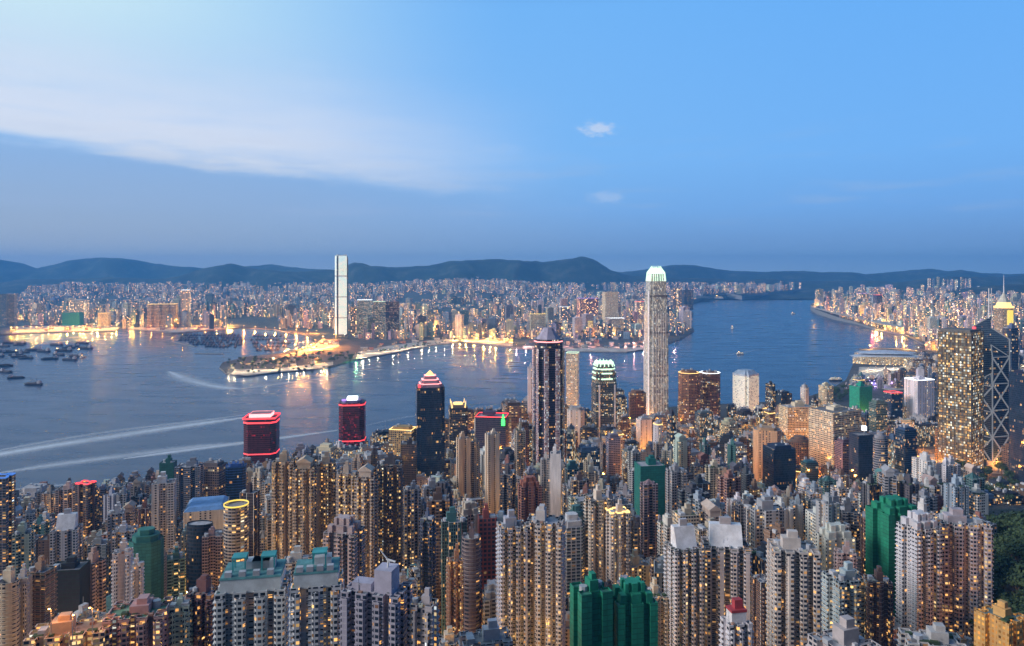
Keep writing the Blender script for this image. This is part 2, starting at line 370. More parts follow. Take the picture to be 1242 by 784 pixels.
# far peninsula
KOW = [(-320, 412), (-60, 410), (14, 406), (60, 404), (140, 402), (150, 398), (165, 400), (215, 405), (250, 402), (290, 398), (330, 400), (372, 408), (384, 414), (372, 422), (340, 430), (300, 434), (270, 441), (266, 447),
       (274, 454), (296, 457), (330, 453), (380, 449), (405, 445), (430, 437), (478, 429), (520, 420), (560, 415), (600, 420), (640, 424), (700, 427), (760, 428), (800, 422), (828, 411), (842, 402), (836, 392), (818, 384),
       (826, 374), (848, 366), (880, 361), (900, 364), (940, 360), (1000, 356), (1008, 352.5)]
kow_w = [gp(x, y) for x, y in KOW] + [(9500, 17500), (-9500, 17500)]
def kz(X, Y):
    px = topx(X, Y)
    b = lerp([(0, 3.5), (5200, 5), (7000, 18), (9000, 45), (11000, 80), (14000, 120)], Y)
    hill = 75 * math.exp(-((px - 565) / 75) ** 2) * min(1, max(0, (Y - 7200) / 1500))
    return b + hill
ys2 = [2700, 2760, 2820, 2880, 2940, 3000, 3060, 3120, 3180, 3250, 3330, 3420, 3500, 3600, 3700, 3800, 3900, 4000, 4100, 4200, 4300, 4400, 4500, 4600, 4700, 4800, 4900, 5000, 5200, 5500, 5900, 6400, 7000, 7600, 8200, 9000, 9800, 10600, 11400, 12200, 13000, 13800]
land_sheet('peninsula_land', kow_w, kz, ys2, lambda y: 220, 'flat reclaimed peninsula across the harbour', MATS['city_ground'])

RIDGES = [
 (15600, 1900, [(-300, 330), (-120, 322), (0, 315), (25, 319), (45, 325.5), (80, 317), (122, 312), (160, 314.5), (215, 323), (260, 327), (330, 321), (385, 327), (450, 331), (600, 332), (1500, 334)]),
 (12300, 1500, [(-300, 344), (0, 343), (60, 338), (130, 337), (200, 339), (225, 333), (250, 324), (280, 320), (310, 326), (345, 329), (380, 328), (410, 327), (430, 318), (450, 323), (480, 325), (520, 321), (545, 316), (580, 316.5), (620, 315.5), (660, 317), (690, 314), (707, 311), (722, 316), (740, 328), (760, 333), (800, 336), (900, 340), (1500, 345)]),
 (15200, 1500, [(-300, 345), (700, 335), (740, 331), (775, 327), (815, 322), (850, 323), (885, 328), (930, 331), (975, 328), (1000, 330), (1050, 333), (1075, 330), (1130, 326.5), (1150, 329), (1165, 327), (1210, 333), (1300, 330), (1500, 330)]),
 (11200, 1500, [(-300, 360), (900, 358), (1000, 350), (1060, 347), (1090, 342), (1120, 338), (1150, 336), (1190, 337), (1242, 333), (1350, 328), (1500, 326)]),
 (7900, 900, [(-300, 400), (1080, 395), (1120, 372), (1150, 358), (1190, 348), (1242, 343), (1330, 335), (1500, 330)]),
]
def mount(px, Y):
    X = at(px, Y); h = -4.0
    for D, wd, tab in RIDGES:
        zr = zat(lerp(tab, px), D)
        t = (Y - D) / wd
        t += .35 * (noise.noise(Vector((px * .02, D, 0.3))))
        gfall = max(0.0, 1 - abs(t)); gfall = gfall * gfall * (3 - 2 * gfall) if abs(t) > .0 else 1
        rough = noise.fractal(Vector((X * .0011, Y * .0011, 5.0)), 1.0, 2.0, 5)
        crest = max(0, 1 - abs(t) * 3)
        h = max(h, zr * gfall + (rough - .25 * abs(noise.noise(Vector((X * .0006 + 3, Y * .0004, 2.0)))) * 2) * (120 * (1 - crest * .85)) * min(1, gfall * 2) + crest * (10 * noise.noise(Vector((px * .11, D, 9))) + 9 * noise.noise(Vector((px * .31, D, 4)))))
    return h
def mount_sheet(name, p0, p1, Y0, Y1, label):
    m = MB(); nx = int((p1 - p0) / 5); ny = int((Y1 - Y0) / 110)
    G = [[None] * (nx + 1) for _ in range(ny + 1)]
    for j in range(ny + 1):
        Y = Y0 + (Y1 - Y0) * j / ny
        for i in range(nx + 1):
            px = p0 + (p1 - p0) * i / nx; G[j][i] = len(m.v); m.v.append((at(px, Y), Y, mount(px, Y)))
    for j in range(ny):
        for i in range(nx):
            q = (G[j][i], G[j][i + 1], G[j + 1][i + 1], G[j + 1][i]); m.f.append(q); m.uv += [m.v[k][:2] for k in q]; m.mi.append(0)
    o = m.build(name, MATS['hill']); tag(o, label, kind='structure'); o.data.polygons.foreach_set('use_smooth', [True] * len(m.f))
def hill_mat():
    m = bpy.data.materials.new('hill'); m.use_nodes = True; t = m.node_tree; q = NT(t); b = t.nodes['Principled BSDF']
    geo = q.n('ShaderNodeNewGeometry'); nz = q.noise(geo.outputs['Position'], .004, 6, .65)
    t.links.new(q.ramp(nz, [(.35, (.003, .012, .010, 1)), (.52, (.014, .03, .02, 1)), (.66, (.07, .075, .05, 1))]), b.inputs['Base Color']); b.inputs['Roughness'].default_value = 1
    MATS['hill'] = m
hill_mat()
mount_sheet('hills', -140, 1380, 9400, 17300, 'chain of dark blue wooded mountains on the horizon')
mount_sheet('near_hill', 1060, 1380, 6900, 8850, 'dark wooded hill rising behind the far shore towers')

# haze over everything
hz = MB().box(0, 8850, -6, 30400, 19000, 731); hm = bpy.data.materials.new('haze'); hm.use_nodes = True; t = hm.node_tree; t.nodes.clear(); q = NT(t)
pv = q.n('ShaderNodeVolumePrincipled'); pv.inputs['Color'].default_value = (.13, .47, 1.0, 1); pv.inputs['Density'].default_value = 5.4e-5; pv.inputs['Anisotropy'].default_value = .1
mo = q.n('ShaderNodeOutputMaterial'); t.links.new(pv.outputs[0], mo.inputs['Volume'])
tag(hz.build('haze', hm), 'thin blue evening haze over the harbour', kind='stuff')
facade('blank', 3, 3, .01, .01, blank=0, slab=0, stair=1)
def roof_extra(root, poly, w, d, h, style, col, rn):
    st = style.split(); c4 = lambda c, k=1.0: tuple(min(1, x * k) for x in c[:3]) + (1,)
    if 'teal' in st:
        MB().prism(scale(plan('rect', w, d), .86), h, h + 7.5, True).build('upper_storey', MATS['paint'], root, (.62, .66, .68, 1))
        MB().prism(scale(plan('rect', w, d), .89), h + 7.52, h + 8.6, True, True, poly1=scale(plan('rect', w, d), .86)).build('turquoise_roof', MATS['concrete'], root, (.10, .27, .29, 1))
        for sx in ((-.2, .22) if w > 34 else (.05,)):
            q = MB(); x = sx * w
            for ax in (-3.2, 3.2):
                for ay in (-3.2, 3.2): q.box(x + ax, ay, h + 8.62, .7, .7, 6.9)
            q.box(x, 0, h + 15.54, 7.6, 7.6, .8); q.build('roof_pavilion', MATS['paint'], root, (.05, .34, .36, 1)); MB().box(x * .2 + w * .1, d * .12, h + 8.62, w * .34, d * .3, 4).build('stair_house', MATS['paint'], root, (.6, .6, .62, 1))
        for i in range(4): MB().box(w * (-.32 + .2 * i), -d * .36, h + 8.62, 3.4, 3, 2.6).build('water_tank', MATS['tank'], root)
    if 'blank' in st:
        MB().box(w * .18, 0, h, w * .3, d * .55, 12).build('lift_house', MATS['paint'], root, c4(col, 1.35))
        MB().box(-w * .22, 0, h, w * .34, d * .4, 4).build('stair_house', MATS['paint'], root, c4(col, 1.2))
        q = MB(); x = w * .2; z = h + 12.02; q.tube((x, 0, z), (x, 0, z + 4), .5); q.tube((x + 1, 0, z + 2.5), (x - 5, 0, z + 9), .45, .2); q.tube((x - 1, 0, z + 4), (x + 4, 0, z + 3), .5)
        q.build('roof_crane', MATS['white'], root)
    if 'bluedeck' in st:
        q = MB(); A = scale(plan('rect', w, d), .96); q.prism(A, h + 1.25, h + 5, True, True, poly1=scale(A, .82)); q.build('blue_roof', MATS['paint'], root, (.17, .34, .64, 1))
    if 'shun' in st or 'shun2' in st:
        a = 'glowpink' if 'shun' in st else 'glowwhite'
        for z, k in ((h - 7, 3.0), (h * .42, 2.0)) if 'shun' in st else ((h - 4, 2.4), (h * .40, 2.0), (6, 2)):
            MB().prism(scale(poly, 1.012), z, z + k, True, True).build('red_band', MATS['glowred'], root.parent)
        if 'shun' in st:
            q = MB(); q.prism(scale(plan('rect', w, d), 1.0), h + 1.25, h + 4.4); q.build('light_strip', MATS['glowred'], root)
            q = MB(); q.prism(scale(plan('rect', w, d), .66), h + 3.22, h + 10, False); q.build('rooftop_sign', MATS[a], root); MB().prism(scale(plan('rect', w, d), .655), h + 3.2, h + 9.6, True).build('plant_room', MATS['paint'], root, (.4, .2, .22, 1))
        else:
            q = MB(); q.prism(scale(poly, .72), h + .05, h + 5, True); q.build('plant_room', MATS['paint'], root, (.2, .16, .3, 1))
            q = MB(); q.box(0, 0, h + 5.02, w * .4, d * .4, 6); q.build('rooftop_sign', MATS[a], root)
            q = MB(); q.box(-w * .3, -d * .3, h + 5.02, w * .16, d * .16, 3); q.build('violet_lamp', MATS['glowviolet'], root)
    if 'cosco' in st:
        z = h
        for k, dz, nm, mt in ((.90, 6, 'crown_tier', 'paint'), (.70, 6, 'crown_tier', 'paint'), (.48, 6, 'crown_tier', 'paint')):
            MB().prism(scale(poly, k), z, z + dz, True, poly1=scale(poly, k * .84)).build(nm, MATS[mt], root, (.34, .22, .26, 1))
            MB().prism(scale(poly, k * .86), z + dz + .02, z + dz + .9, True).build('light_ring', MATS['glowpink'], root); z += dz + 1
        MB().prism(scale(poly, .3), z, z + 8, True, poly1=scale(poly, .03)).build('pyramid_roof', MATS['glowgold'], root)
        MB().box(-w * .42, -d * .42, h + 1.3, 4, 4, 6).build('red_beacon', MATS['glowred'], root)
    if 'spikes' in st:
        MB().prism(scale(poly, .8), h, h + 6, True).build('crown_tier', MATS['paint'], root, (.25, .2, .15, 1))
        MB().prism(scale(poly, .82), h - 12, h - 9, True, True, poly1=scale(poly, 1.01)).build('gold_band', MATS['glowgold'], root.parent)
        MB().prism(scale(poly, .5), h + 6.02, h + 9, True).build('crown_light', MATS['glowgold'], root)
        for ax in (-1, 1):
            for ay in (-1, 1): MB().tube((ax * w * .36, ay * d * .36, h), (ax * w * .40, ay * d * .40, h + 15), 1.6, .4).build('spike', MATS['glowgold'], root)
    if 'greensign' in st:
        MB().prism(scale(plan('rect', w, d), 1.0), h + 1.25, h + 3.0).build('red_roof_strip', MATS['glowred'], root, None)
        q = MB(); x, y = w * .42, -d / 2 - 1.2; q.box(x, y, h - 14, 7, 2, 12).box(x, y, h - 1.98, 4, 2, 6).box(x, y, h + 4.04, 2, 2, 4)
        q.build('green_sign', MATS['glowgreen'], root.parent)
        MB().box(-w * .1, 0, h + 3.42, w * .4, d * .4, 6).build('plant_room', MATS['paint'], root, (.08, .05, .1, 1))
    if 'redhouse' in st:
        MB().box(0, 0, h, w * .62, d * .6, 7).build('upper_storey', MATS['paint'], root, (.72, .68, .70, 1))
        MB().box(0, 0, h + 7.02, w * .66, d * .66, 1.4).box(w * .04, 0, h + 8.44, w * .34, d * .34, 5).build('red_roof', MATS['paint'], root, (.42, .05, .06, 1))
    if 'lamp' in st:
        MB().tube((0, -d * .3, h + 1), (0, -d * .3, h + 9), .7).build('lamp_post', MATS['steel'], root)
        q = MB(); q.prism([(4.2 * math.cos(.7854 * k), -d * .3 + 4.2 * math.sin(.7854 * k)) for k in range(8)], h + 9.02, h + 16, True, True); q.build('floodlight', MATS['glowlamp'], root)
pmat('glowlamp', (.8, .9, 1), em=(.85, .93, 1), es=6)
facade('ifc', 2.6, 4.2, .62, .84, glass=(.20, .23, .26), em=.55, run=4, blank=0, slab=0, stair=1, metal=.4, gvar=.25, tones=[(0, (1, .68, .34, 1)), (.4, (1, .84, .58, 1)), (.75, (.95, .95, .82, 1)), (1, (.82, .95, 1, 1))])
facade('pinkbay', 2.4, 4.2, .8, .5, glass=(.10, .06, .09), em=.5, run=3, blank=0, slab=0, stair=1, warm=.2)
pmat('bracing', (.8, .84, .9), em=(.78, .84, .92), es=.22)
def porthole_mat():
    m = bpy.data.materials.new('porthole'); m.use_nodes = True; t = m.node_tree; q = NT(t); b = t.nodes['Principled BSDF']
    uv = q.n('ShaderNodeUVMap'); s = q.n('ShaderNodeSeparateXYZ'); t.links.new(uv.outputs[0], s.inputs[0]); oi = q.n('ShaderNodeObjectInfo')
    cu, cv = q.m('DIVIDE', s.outputs[0], 3.4), q.m('DIVIDE', s.outputs[1], 3.6); fu, fv = q.m('SUBTRACT', q.m('FRACT', cu), .5), q.m('SUBTRACT', q.m('FRACT', cv), .5)
    win = q.m('LESS_THAN', q.m('ADD', q.m('MULTIPLY', fu, fu), q.m('MULTIPLY', fv, fv)), .085)
    wn = q.white(q.comb(q.m('FLOOR', cu), q.m('FLOOR', cv), 2.0)); lit = q.m('MULTIPLY', win, q.m('LESS_THAN', wn, .85))
    t.links.new(q.mix(win, oi.outputs['Color'], (.28, .28, .28, 1)), b.inputs['Base Color']); b.inputs['Roughness'].default_value = .5
    b.inputs['Emission Color'].default_value = (1, .90, .66, 1); t.links.new(q.m('MULTIPLY', lit, 1.25), b.inputs['Emission Strength']); m.cycles.emission_sampling = 'NONE'; MATS['porthole'] = m
porthole_mat()
def led_mat():
    """a tall screen of lamp strips: pale bands of mint, cream and white light between dark floor lines"""
    m = bpy.data.materials.new('ledwall'); m.use_nodes = True; t = m.node_tree; q = NT(t); b = t.nodes['Principled BSDF']
    uv = q.n('ShaderNodeUVMap'); s = q.n('ShaderNodeSeparateXYZ'); t.links.new(uv.outputs[0], s.inputs[0])
    nz = q.noise(q.comb(q.m('MULTIPLY', s.outputs[0], .01), q.m('MULTIPLY', s.outputs[1], .012), 1.0), 1.0, 3)
    c = q.ramp(nz, [(.36, (.62, .92, .95, 1)), (.48, (.9, .95, .8, 1)), (.56, (.72, .95, .82, 1)), (.66, (.95, .85, .62, 1))])
    line = q.m('GREATER_THAN', q.m('FRACT', q.m('DIVIDE', s.outputs[1], 4.3)), .25); gap = q.m('GREATER_THAN', q.m('FRACT', q.m('DIVIDE', s.outputs[1], 118.0)), .06)
    st = q.m('MULTIPLY', q.m('MULTIPLY', line, q.m('ADD', .35, q.m('MULTIPLY', gap, .65))), 1.15)
    b.inputs['Base Color'].default_value = (.3, .32, .34, 1); t.links.new(c, b.inputs['Emission Color']); t.links.new(st, b.inputs['Emission Strength']); MATS['ledwall'] = m
led_mat()
pmat('bluescreen', (.06, .3, .95), em=(.06, .30, .95), es=.55)
# ------------------------------------------------------------------ towers
def plan(kind, w, d):
    a, b = w / 2, d / 2
    rect = [(-a, -b), (a, -b), (a, b), (-a, b)]
    if kind == 'rect': return rect
    if kind == 'chamfer':
        c = min(w, d) * .2; return [(-a + c, -b), (a - c, -b), (a, -b + c), (a, b - c), (a - c, b), (-a + c, b), (-a, b - c), (-a, -b + c)]
    if kind == 'oct':
        c = min(w, d) * .29; return [(-a + c, -b), (a - c, -b), (a, -b + c), (a, b - c), (a - c, b), (-a + c, b), (-a, b - c), (-a, -b + c)]
    if kind == 'round': return [(a * math.cos(6.28318 * i / 24 - 1.5708), b * math.sin(6.28318 * i / 24 - 1.5708)) for i in range(24)]
    if kind == 'notchcorner':
        c = min(w, d) * .13; return [(-a + c, -b), (a - c, -b), (a - c, -b + c), (a, -b + c), (a, b - c), (a - c, b - c), (a - c, b), (-a + c, b), (-a + c, b - c), (-a, b - c), (-a, -b + c), (-a + c, -b + c)]
    if kind == 'cross':
        p, r = w * .24, d * .24
        return [(-p, -b), (p, -b), (p, -r), (a, -r), (a, r), (p, r), (p, b), (-p, b), (-p, r), (-a, r), (-a, -r), (-p, -r)]
    # slots and bays: every side is cut by light wells
    n = {'slot1': 1, 'slot2': 2, 'slot3': 3}.get(kind, 2)
    def side(p, q, k, dep, sw):
        dx, dy = q[0] - p[0], q[1] - p[1]; L = math.hypot(dx, dy); dx /= L; dy /= L; nx, ny = -dy, dx
        out = [p]
        for i in range(k):
            c = L * (i + .5) / k if k > 1 else L * .5
            if k == 2: c = L * (.27 + .46 * i)
            if k == 3: c = L * (.2 + .3 * i)
            s = sw * L / max(1, k) / 2
            for t, o in ((c - s, 0), (c - s, dep), (c + s, dep), (c + s, 0)): out.append((p[0] + dx * t + nx * o, p[1] + dy * t + ny * o))
        return out
    dep = min(w, d) * .17
    r = []
    for i, (p, q) in enumerate(zip(rect, rect[1:] + rect[:1])): r += side(p, q, n if i % 2 == 0 else max(1, n - 1), dep, .34)
    return r

def clutter(rf, w, d, h, rn):
    for i in range(6):
        x, y = rn.uniform(-.40, .40) * w, rn.choice((-1, 1)) * rn.uniform(.22, .38) * d
        MB().box(x, y, h, rn.uniform(.8, 2.6), rn.uniform(.8, 2.2), rn.uniform(.7, 2.0)).build('roof_vent', MATS['paint'], rf, rn.choice(((.55, .55, .58, 1), (.2, .2, .22, 1), (.35, .20, .15, 1), (.5, .5, .42, 1))))
    for i in range(2):
        x, y = rn.uniform(-.38, .38) * w, rn.uniform(-.3, .3) * d; q = MB(); q.tube((x, y, h), (x, y, h + rn.uniform(4, 9)), .18, .08); q.tube((x - 1.1, y, h + 3.4), (x + 1.1, y, h + 3.4), .08); q.build('antenna', MATS['steel'], rf)
    x = rn.uniform(-.2, .2) * w; MB().tube((x, -.42 * d, h + .35), (x, .42 * d, h + .35), .3).build('pipe', MATS['tank'], rf)

def scale(poly, k, dx=0, dy=0): return [(x * k + dx, y * k + dy) for x, y in poly]
LUM = lambda c, k: tuple(min(1, x * k) for x in c[:3])
ALLB = []                                               # footprints: X, Y, r, then the picture window that must stay free

def roof_stuff(root, poly, w, d, h, style, col, rn):
    m = lambda c, k=1.0: tuple(min(1, x * k) for x in c[:3]) + (1,)
    if 'lift' in style:
        q = MB(); n = rn.choice((1, 2)); lw, ld = w * rn.uniform(.25, .42), d * rn.uniform(.3, .5); lh = rn.uniform(4.5, 9)
        ox = rn.uniform(-.12, .12) * w
        q.box(ox, 0, h, lw, ld, lh).box(ox + lw * .1, 0, h + lh, lw * .55, ld * .6, rn.uniform(2, 5))
        q.build('lift_house', MATS['paint'], root, m(col, rn.uniform(.85, 1.15)))
        for i in range(rn.choice((1, 2, 2))):
            x, y = rn.choice((-1, 1)) * w * rn.uniform(.26, .34), rn.uniform(-.25, .25) * d
            t = MB(); tw = rn.uniform(2.5, 4.5)
            if rn.random() < .5: t.prism([(x + tw * .6 * math.cos(.7854 * k), y + tw * .6 * math.sin(.7854 * k)) for k in range(8)], h, h + rn.uniform(2.5, 4), True)
            else: t.box(x, y, h, tw, tw * 1.4, rn.uniform(2, 3.5))
            t.build('water_tank', MATS['tank'], root)
    if 'plant' in style:
        q = MB(); q.prism(scale(poly, .72), h, h + rn.uniform(4, 7), True)
        q.build('plant_room', MATS['paint'], root, m(LUM(col, .7)))
        for sx, sy in rn.sample(((-.24, -.2), (.24, -.2), (-.24, .2), (.24, .2), (0, 0)), 3): MB().box(sx * w, sy * d, h, rn.uniform(2.5, 5), rn.uniform(2.5, 5), rn.uniform(7.5, 10.5)).build('cooling_unit', MATS['tank'], root)
    if 'step' in style:
        q = MB(); q.prism(scale(poly, .8), h, h + 6, True); q.build('upper_storey', MATS['paint'], root, m(col))
        q = MB(); q.prism(scale(poly, .5), h + 6, h + 11, True); q.build('top_storey', MATS['paint'], root, m(LUM(col, 1.1)))
    if 'gable' in style:
        q = MB(); gw, gd = w * .62, d * .7
        q.box(0, 0, h, gw, gd, 6)
        q.build('upper_storey', MATS['paint'], root, m(col))
        q = MB(); A = [(-gw / 2 - 1, -gd / 2 - 1), (gw / 2 + 1, -gd / 2 - 1), (gw / 2 + 1, gd / 2 + 1), (-gw / 2 - 1, gd / 2 + 1)]
        q.prism(A, h + 6.02, h + 7, False, True); z = h + 7
        q.face([(A[0][0], A[0][1], z), (A[1][0], A[1][1], z), (0, A[0][1], z + 4)]); q.face([(A[2][0], A[2][1], z), (A[3][0], A[3][1], z), (0, A[2][1], z + 4)])
        q.face([(A[1][0], A[1][1], z), (A[2][0], A[2][1], z), (0, A[2][1], z + 4), (0, A[1][1], z + 4)]); q.face([(A[3][0], A[3][1], z), (A[0][0], A[0][1], z), (0, A[0][1], z + 4), (0, A[2][1], z + 4)])
        q.build('gable', MATS['paint'], root, m(LUM(col, 1.15)))
    if 'slope' in style:
        q = MB(); gw, gd = w * .7, d * .6
        A = [(-gw / 2, -gd / 2), (gw / 2, -gd / 2), (gw / 2, gd / 2), (-gw / 2, gd / 2)]
        B = [(-gw / 2, 0), (gw / 2, 0), (gw / 2, gd / 2), (-gw / 2, gd / 2)]
        q.prism(A, h + .05, h + 15, True, False, poly1=B); q.build('sloped_penthouse', MATS['paint'], root, (.74, .73, .77, 1))
        MB().box(0, gd * .2, h + 15.02, gw * .35, gd * .25, 5).build('lift_house', MATS['paint'], root, m(LUM(col, .8)))
    if 'pyr' in style:
        q = MB(); q.prism(scale(poly, .78), h, h + w * .34, True, poly1=scale(poly, .05)); q.build('pyramid_roof', MATS['paint'], root, m(LUM(col, .8)))
    if 'mast' in style:
        MB().tube((w * .1, 0, h), (w * .1, 0, h + max(14, w * .7)), .5, .15).build('mast', MATS['steel'], root)
    if 'garden' in style:
        for i in range(5): MB().box((-.36 + .17 * i) * w, rn.choice((-1, 1)) * rn.uniform(.2, .32) * d, h, rn.uniform(2, .13 * w + 2), rn.uniform(2, 4), rn.uniform(1, 2.2)).build('planter', MATS['leaf'], root)
    for key, mt in (('ring', 'glowyellow'), ('gold', 'glowgold'), ('redtop', 'glowred'), ('whitetop', 'glowwhite'), ('bluetop', 'glowblue'), ('mint', 'glowmint'), ('violet', 'glowviolet')):
        if key in style:
            q = MB(); q.prism(scale(poly, 1.004), h + 1.25, h + 2.6); q.prism(list(reversed(scale(poly, .97))), h + 1.25, h + 2.6); q.build('roof_light', MATS[mt], root)

def tower(name, label, cat, X, Y, w, d, h, z0, kind='slot2', mk='res', col=(.45, .42, .40), lit=.12, yaw=0.0, roof='lift', detail=0, group=None, seed=0, base=14, rcol=None, netted=False):
    rn = random.Random(seed * 7 + 3)
    root = empty(name, (X, Y, z0), yaw); tag(root, label, cat, group)
    if mk == 'res' and seed < 500: mk = rn.choice(('res', 'resA', 'resB', 'resA', 'resC'))
    poly = plan(kind, w, d); c4 = tuple(col[:3]) + (lit,)
    q = MB(); q.prism(poly, -base, h + 1.2)
    inner = scale(poly, 1 - .6 / max(w, d) * 2)
    q.prism(list(reversed(inner)), h + .02, h + 1.2)
    n = len(poly)
    for i in range(n): q.face([poly[i] + (h + 1.2,), poly[(i + 1) % n] + (h + 1.2,), inner[(i + 1) % n] + (h + 1.2,), inner[i] + (h + 1.2,)], [(0, -9)] * 4)
    q.build('wall', MATS[mk], root, c4)
    q = MB(); q.face([(x, y, h) for x, y in scale(poly, .997)]); q.build('roof', MATS['concrete'], root, (rcol or LUM((.30, .29, .31), rn.uniform(.45, 1.5))) + (1,)); rf = COL.objects[-1]
    if detail:
        nf = int(h / 3.05); dy = d / 2; 
        q = MB()
        for k in range(max(0, nf - 40), nf):
            z = k * 3.05 + .05; o = scale(poly, 1 + 1.3 / max(w, d)); q.prism(o, z, z + .6, True, True)
        q.build('ledge_band', MATS['paint'], root, LUM(col, 1.1) + (1,))
        if kind.startswith('slot') or kind == 'cross':
            nb = {'slot1': 2, 'slot2': 3, 'slot3': 4, 'cross': 1}[kind]
            cs = {1: (0,), 2: (-.3, .3), 3: (-.37, 0, .37), 4: (-.42, -.14, .14, .42)}[nb]
            for i, cx in enumerate(cs):
                q = MB(); bw = w * (.16 if nb > 2 else .2); x = cx * w
                q.prism([(x - bw * .5, -dy + .2), (x - bw * .32, -dy - 1.3), (x + bw * .32, -dy - 1.3), (x + bw * .5, -dy + .2)], 2, h - 1.5, True, True)
                q.build('bay_window', MATS['res2'], root, LUM(col, 1.04) + (min(1, lit * 1.3),))
    roof_stuff(rf, poly, w, d, h, roof, col, rn); roof_extra(rf, poly, w, d, h, roof, col, rn)
    if detail and 'teal' not in roof: clutter(rf, w, d, h, rn)
    return root

def wd(W, yaw, r): 
    w = W / (abs(math.cos(yaw)) + r * abs(math.sin(yaw))); return w, w * r

HERO = []          # name, reference phrase, px, py, for naming neighbours
def hero(x0, x1, yt, yb, Y, label, ref=None, name='apartment_tower', cat='tower', kind='slot2', mk='res', col=(.45, .42, .40), lit=.12, yaw=None, r=.8, roof='lift', detail=None, group=None, rcol=None, rh=0.0):
    """a tower whose front fills the columns x0..x1 of the view at distance Y, roof at row yt"""
    px = (x0 + x1) / 2; yaw = R(yaw) if yaw is not None else R(rnd.choice((-16, -10, 8, 14, 20)))
    W = (x1 - x0) / F * Y; w, d = wd(W, yaw, r); X = at(px, Y); z0 = gz(X, Y); h = zat(yt, Y) - z0 - 1.2 - rh
    ALLB.append((X, Y, w, d, yaw, x0, x1, yt, yb)); 
    if ref: HERO.append((ref, px, (yt + min(yb, 784)) / 2, Y))
    return tower(name, label, cat, X, Y, w, d, h, z0, kind, mk, col, lit, yaw, roof, (Y < 640 and mk != 'net') if detail is None else detail, group, len(ALLB), rcol=rcol), w, d, h
BEIGE, WHITE, GREY, PINK, BROWN = (.50, .42, .33), (.62, .60, .61), (.36, .36, .40), (.50, .36, .33), (.20, .12, .09)
DARK, CREAM, MAUVE, TEAL, GREEN = (.06, .06, .08), (.60, .52, .40), (.38, .33, .38), (.05, .20, .20), (.02, .30, .16)
REDB, NAVY = (.22, .05, .05), (.03, .05, .10)
T = hero
# front row, nearest the peak
T(264, 352, 706, 784, 395, 'white apartment tower with turquoise roof hall and dark windows, the wider of the pair', 'the wide turquoise topped tower', kind='slot3', mk='resbig', col=(.60, .62, .64), lit=.10, yaw=10, roof='teal', r=.7, rcol=(.10, .32, .34))
T(352, 418, 702, 784, 385, 'white apartment tower with turquoise roof frame and more lit windows, narrower of the pair', 'the narrow turquoise topped tower', kind='slot2', mk='resbig', col=(.58, .60, .64), lit=.22, yaw=10, roof='teal', r=.8, rcol=(.10, .32, .34))
T(416, 498, 712, 784, 372, 'mauve grey apartment slab with tall blank lift tower and white roof crane', 'the mauve slab with the roof crane', kind='slot3', mk='resbig', col=(.34, .32, .40), lit=.06, yaw=-14, roof='blank', r=.6)
T(498, 531, 730, 784, 366, 'grey apartment wing with orange lit top windows beside the mauve slab', kind='slot1', mk='resbig', col=(.42, .38, .40), lit=.25, yaw=-14, roof='lift')
T(131, 206, 738, 784, 420, 'dusky pink apartment block with teal side wall and green roof deck', 'the dusky pink block', kind='slot3', mk='resbig', col=(.46, .28, .28), lit=.28, yaw=12, roof='garden lift', rcol=(.12, .25, .17))
T(206, 232, 732, 784, 430, 'pale green and white apartment tower next to the dusky pink block', kind='slot1', mk='resbig', col=(.46, .56, .48), lit=.10, yaw=12)
T(230, 266, 716, 784, 440, 'dark red brown apartment tower with white pilasters and warm lit windows', 'the dark red brown tower', kind='slot2', mk='resbig', col=(.20, .09, .09), lit=.22, yaw=-10)
T(38, 132, 762, 784, 405, 'low cream block with broad orange lit rooftop at the foot of the slope', 'the low orange lit block', name='low_block', cat='building', kind='slot3', mk='resbig', col=(.55, .40, .28), lit=.5, yaw=14, roof='lift garden', r=.5, rcol=(.42, .34, .26))
T(-4, 22, 704, 784, 520, 'beige apartment tower with curved top at the edge beside a slim white one', 'the beige tower at the edge', kind='round', mk='res', col=CREAM, lit=.15, yaw=0)
T(20, 37, 700, 784, 530, 'slim white apartment tower between a beige tower and a brown one', kind='slot1', mk='strip', col=WHITE, lit=.05, yaw=8)
T(35, 63, 690, 784, 540, 'brown apartment tower framed by two white end fins', 'the brown tower with white fins', kind='rect', mk='res', col=(.30, .20, .14), lit=.10, yaw=-6, roof='lift')
T(62, 104, 686, 742, 640, 'black netted tower under scaffolding with few lights', 'the black netted tower', name='netted_tower', kind='rect', mk='net', col=(.02, .02, .025), lit=0, yaw=8, roof='lift', detail=0)
T(137, 161, 668, 740, 610, 'slim white apartment tower with blank gable standing before the dark green netted tower', 'the slim white gable tower', kind='slot1', mk='strip', col=(.72, .68, .70), lit=.04, yaw=18)
T(160, 174, 684, 742, 605, 'small white apartment tower at the foot of the slim white gable tower', kind='slot1', mk='strip', col=(.66, .66, .72), lit=.06, yaw=18)
T(157, 198, 642, 725, 700, 'dark green netted tower with domed top in the western district', 'the dark green domed netted tower', name='netted_tower', kind='oct', mk='net', col=(.03, .17, .15), lit=0, yaw=10, roof='step', detail=0, rh=9)
T(-14, 13, 578, 700, 820, 'tall dark apartment tower at the picture edge with a blue lit top', 'the tall dark edge tower', kind='slot1', mk='res', col=(.14, .12, .17), lit=.25, yaw=5, roof='bluetop')
T(272, 301, 612, 690, 730, 'curved brown apartment tower ringed by a yellow lit roof', 'the yellow ringed tower', kind='round', mk='slab', col=(.30, .27, .26), lit=.35, yaw=0, roof='ring', r=1)
T(293, 313, 596, 690, 760, 'very dark brown apartment tower just behind the yellow ringed one', kind='rect', mk='res', col=(.07, .04, .04), lit=.05, yaw=-8)
